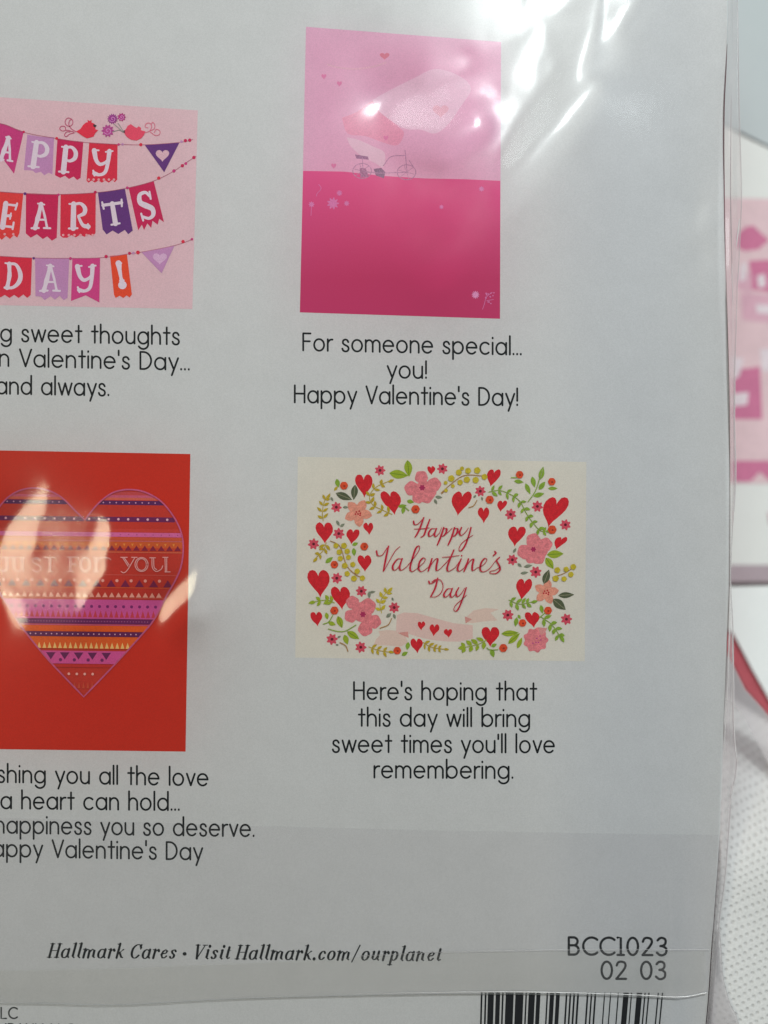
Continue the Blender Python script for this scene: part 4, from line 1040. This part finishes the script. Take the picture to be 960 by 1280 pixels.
# faint smudges on the film by the right edge
# ------------------------------------------------------------------ cloth under everything
def zc(x, y):
    xe = (interp(EDGE, 640 - y / S) - 480) * S
    a = min(1, max(0, (x - xe - .0002) / .0009)); a = a * a * (3 - 2 * a)
    b = min(1, max(0, (-y - .022) / .045)); b = b * b * (3 - 2 * b)
    return .031 * a * b + .0006 * math.sin(160 * x + 90 * y) * a
cm = bpy.data.materials.new("embossed_cloth"); cm.use_nodes = True
nt = cm.node_tree; b = nt.nodes["Principled BSDF"]; b.inputs["Roughness"].default_value = .8; b.inputs["Specular IOR Level"].default_value = .15
geo = nt.nodes.new("ShaderNodeNewGeometry")
A_ = np.array([[1.31, .57], [-.32, -1.97]]).T * 0.80e-3
Ai = np.linalg.inv(A_)
wn = nt.nodes.new("ShaderNodeTexNoise"); wn.inputs["Scale"].default_value = 90
nt.links.new(geo.outputs["Position"], wn.inputs["Vector"])
wsc = nt.nodes.new("ShaderNodeVectorMath"); wsc.operation = 'MULTIPLY_ADD'; wsc.inputs[1].default_value = (.0022, .0022, 0)
nt.links.new(wn.outputs["Color"], wsc.inputs[0]); nt.links.new(geo.outputs["Position"], wsc.inputs[2])
def dotp(vec, src):
    n = nt.nodes.new("ShaderNodeVectorMath"); n.operation = 'DOT_PRODUCT'; n.inputs[1].default_value = vec
    nt.links.new(src, n.inputs[0]); return n.outputs["Value"]
def mth(op, a, bv=None):
    n = nt.nodes.new("ShaderNodeMath"); n.operation = op
    nt.links.new(a, n.inputs[0])
    if bv is not None: n.inputs[1].default_value = bv
    return n.outputs[0]
u = mth('SUBTRACT', mth('FRACT', dotp((Ai[0, 0], Ai[0, 1], 0), wsc.outputs[0])), .5)
v = mth('SUBTRACT', mth('FRACT', dotp((Ai[1, 0], Ai[1, 1], 0), wsc.outputs[0])), .5)
cb = nt.nodes.new("ShaderNodeCombineXYZ"); nt.links.new(u, cb.inputs[0]); nt.links.new(v, cb.inputs[1])
du = dotp((A_[0, 0], A_[0, 1], 0), cb.outputs[0]); dv = dotp((A_[1, 0], A_[1, 1], 0), cb.outputs[0])
cb2 = nt.nodes.new("ShaderNodeCombineXYZ"); nt.links.new(du, cb2.inputs[0]); nt.links.new(dv, cb2.inputs[1])
ln = nt.nodes.new("ShaderNodeVectorMath"); ln.operation = 'LENGTH'; nt.links.new(cb2.outputs[0], ln.inputs[0])
mr = nt.nodes.new("ShaderNodeMapRange"); mr.interpolation_type = 'SMOOTHSTEP'
mr.inputs[1].default_value = .00012; mr.inputs[2].default_value = .00040
nt.links.new(ln.outputs["Value"], mr.inputs[0])
cr = nt.nodes.new("ShaderNodeValToRGB"); cr.color_ramp.elements[0].color = (.56, .54, .53, 1); cr.color_ramp.elements[1].color = (.66, .64, .63, 1)
nt.links.new(mr.outputs[0], cr.inputs[0])
n3 = nt.nodes.new("ShaderNodeTexNoise"); n3.inputs["Scale"].default_value = 2600; n3.inputs["Detail"].default_value = 4; nt.links.new(geo.outputs["Position"], n3.inputs["Vector"])
r3 = nt.nodes.new("ShaderNodeMapRange"); r3.inputs[1].default_value = .3; r3.inputs[2].default_value = .7; r3.inputs[3].default_value = .88; r3.inputs[4].default_value = 1.06; nt.links.new(n3.outputs["Fac"], r3.inputs[0])
vs = nt.nodes.new("ShaderNodeVectorMath"); vs.operation = 'SCALE'; nt.links.new(cr.outputs[0], vs.inputs[0]); nt.links.new(r3.outputs[0], vs.inputs["Scale"])
nt.links.new(vs.outputs[0], b.inputs["Base Color"])
bp = nt.nodes.new("ShaderNodeBump"); bp.inputs["Distance"].default_value = .00015; bp.inputs["Strength"].default_value = .8
nt.links.new(mr.outputs[0], bp.inputs["Height"]); nt.links.new(bp.outputs[0], b.inputs["Normal"])
gxs_ = np.concatenate([np.linspace(-.3, .05, 12), np.arange(.053, .075, .0004), np.arange(.0755, .13, .002), np.linspace(.135, .35, 10)])
gys_ = np.concatenate([np.linspace(-.32, -.14, 10), np.arange(-.136, .02, .002), np.linspace(.03, .32, 12)])
verts = [(x, y, zc(x, y)) for y in gys_ for x in gxs_]
nx = len(gxs_)
faces = [(j * nx + i, j * nx + i + 1, (j + 1) * nx + i + 1, (j + 1) * nx + i) for j in range(len(gys_) - 1) for i in range(nx - 1)]
me = bpy.data.meshes.new("ground"); me.from_pydata(verts, [], faces); me.materials.append(cm)
me.polygons.foreach_set("use_smooth", [True] * len(me.polygons)); me.update()
tag(place(bpy.data.objects.new("ground", me), (0, 0, 0)), label="white embossed non-woven cloth under the packs", kind="structure")

# ------------------------------------------------------------------ things out of focus at the right
def slab_obj(name, pts, z1, z0_, m, parent=None, label=None, m_side=None):
    mb = MB(); P = up(pts)
    mb.poly([bw(x, y, z1) for x, y in P])
    k = (Z0 + D - z1)
    n = len(P); mb.slot = 1 if m_side else 0
    for i in range(n):
        a = bw(*P[i], z1); c = bw(*P[(i + 1) % n], z1)
        mb.poly([(a[0], a[1], z0_), (c[0], c[1], z0_), c, a])
    return mb.build(name, [m, m_side] if m_side else m, parent, label=label)
wm2 = mat((176, 176, 170), raw=(.80, .79, .75), grain=.03)
second = tag(empty("card_box", (.085, .01, 0)), "blurred second card pack lying behind the right edge, pink banner picture on its face", "card box")
slab_obj("back_panel", [(895, 150), (925, 168), (962, 186), (1120, 240), (1120, 706), (895, 706)], .008, .001, wm2, second, m_side=mat((150, 120, 124)))
mb = MB(); mb.poly([bw(895, 706, .0080), bw(895, 728, .0072), bw(1120, 726, .0072), bw(1120, 706, .0080)])  # mauve strip painted in for the shaded gap below the pack
mb.build("shade_strip", mat((150, 122, 128), raw=(.52, .42, .45)), second)
ZS = [.0081]
def bflat(name, pts, m, parent):
    ZS[0] += 4e-6
    mb = MB(); mb.poly([bw(x, y, ZS[0]) for x, y in up(list(pts))]); return mb.build(name, m, parent)
bp_ = bflat("banner_picture", [(895, 247), (1110, 252), (1110, 606), (895, 604)], mat((0,0,0), raw=(.78, .56, .58)), second)
dk = mat((0,0,0), raw=(.64, .20, .33)); md = mat((0,0,0), raw=(.72, .42, .50)); lt = mat((0,0,0), raw=(.80, .68, .71)); 
bflat("bird", [(922, 292), (933, 283), (942, 282), (952, 292), (962, 300), (948, 312), (930, 314), (920, 308)], dk, bp_)
bflat("flag", [(936, 326), (1010, 322), (1010, 372), (940, 362)], dk, bp_)
bflat("flag", [(922, 340), (940, 342), (940, 366), (922, 362)], md, bp_)
bflat("flag_letter", [(926, 330), (934, 328), (932, 350), (924, 352)], lt, bp_)
bflat("flag_letter", [(946, 345), (956, 342), (958, 358), (948, 360)], lt, bp_)
bflat("flag", [(926, 366), (1010, 372), (1010, 408), (928, 400)], md, bp_)
bflat("flag_letter", [(945, 380), (990, 384), (990, 396), (946, 391)], lt, bp_)
bflat("flag", [(916, 462), (938, 460), (950, 458), (953, 524), (916, 524)], dk, bp_)
bflat("flag_letter", [(916, 446), (930, 448), (924, 470), (916, 476)], lt, bp_)
bflat("flag_letter", [(916, 492), (936, 490), (934, 506), (916, 508)], lt, bp_)
bflat("flag_letter", [(950, 436), (1010, 436), (1010, 468), (952, 464)], lt, bp_)
bflat("flag", [(916, 576), (1040, 576), (1040, 600), (965, 603), (950, 590), (938, 602), (918, 602)], dk, bp_)
# backing sheet at the top right
sheet = slab_obj("paper_sheet", [(890, -120), (1250, -120), (1250, 262), (1000, 196), (962, 183), (926, 165), (890, 150)], .0082, .0081, mat((168, 176, 176), raw=(.53, .56, .56), grain=.03))
tag(sheet, "plain pale blue-grey paper sheet at the top right, beyond the second pack", "paper sheet")
ty = tag(empty("folded_card", (.075, -.03, 0)), "white folded card with red stripes on the cloth below the second pack", "card")
slab_obj("card_panel", [(892, 734), (1100, 729), (1100, 1010), (1000, 925), (964, 878), (940, 836), (917, 792), (892, 772)], .0142, .0135, mat((180, 180, 176), raw=(.88, .88, .85), grain=.03), ty)
red = slab_obj("card_stripe", [(905, 770), (918, 794), (941, 838), (965, 880), (1002, 928), (990, 930), (952, 884), (932, 862), (916, 830), (900, 800)], .0134, .0128, mat((160, 22, 34), raw=(.50, .11, .13)), ty)
bflat("card_stripe", [(948, 801), (966, 798), (1010, 900), (985, 900), (958, 850)], mat((196, 34, 40)), ty)
bflat("card_stripe", [(960, 640), (1010, 640), (1010, 660), (962, 655)], mat((176, 150, 150)), second)
bag = MB(); bm_ = [(897, 800), (916, 830), (932, 862), (952, 884), (990, 930), (1060, 1010), (1060, 1100), (1000, 1015), (958, 950), (930, 897), (918, 880), (897, 870)]
bag.poly([bw(x, y, .0245 - .00002 * (x - 897)) for x, y in up(bm_)])
bo = bag.build("tissue_sheet", film_mat("tissue", tint=(.82, .79, .79), rough=.3, haze=.45))
tag(bo, "thin grey translucent plastic sheet lying across the cloth below the red striped card", "plastic sheet")
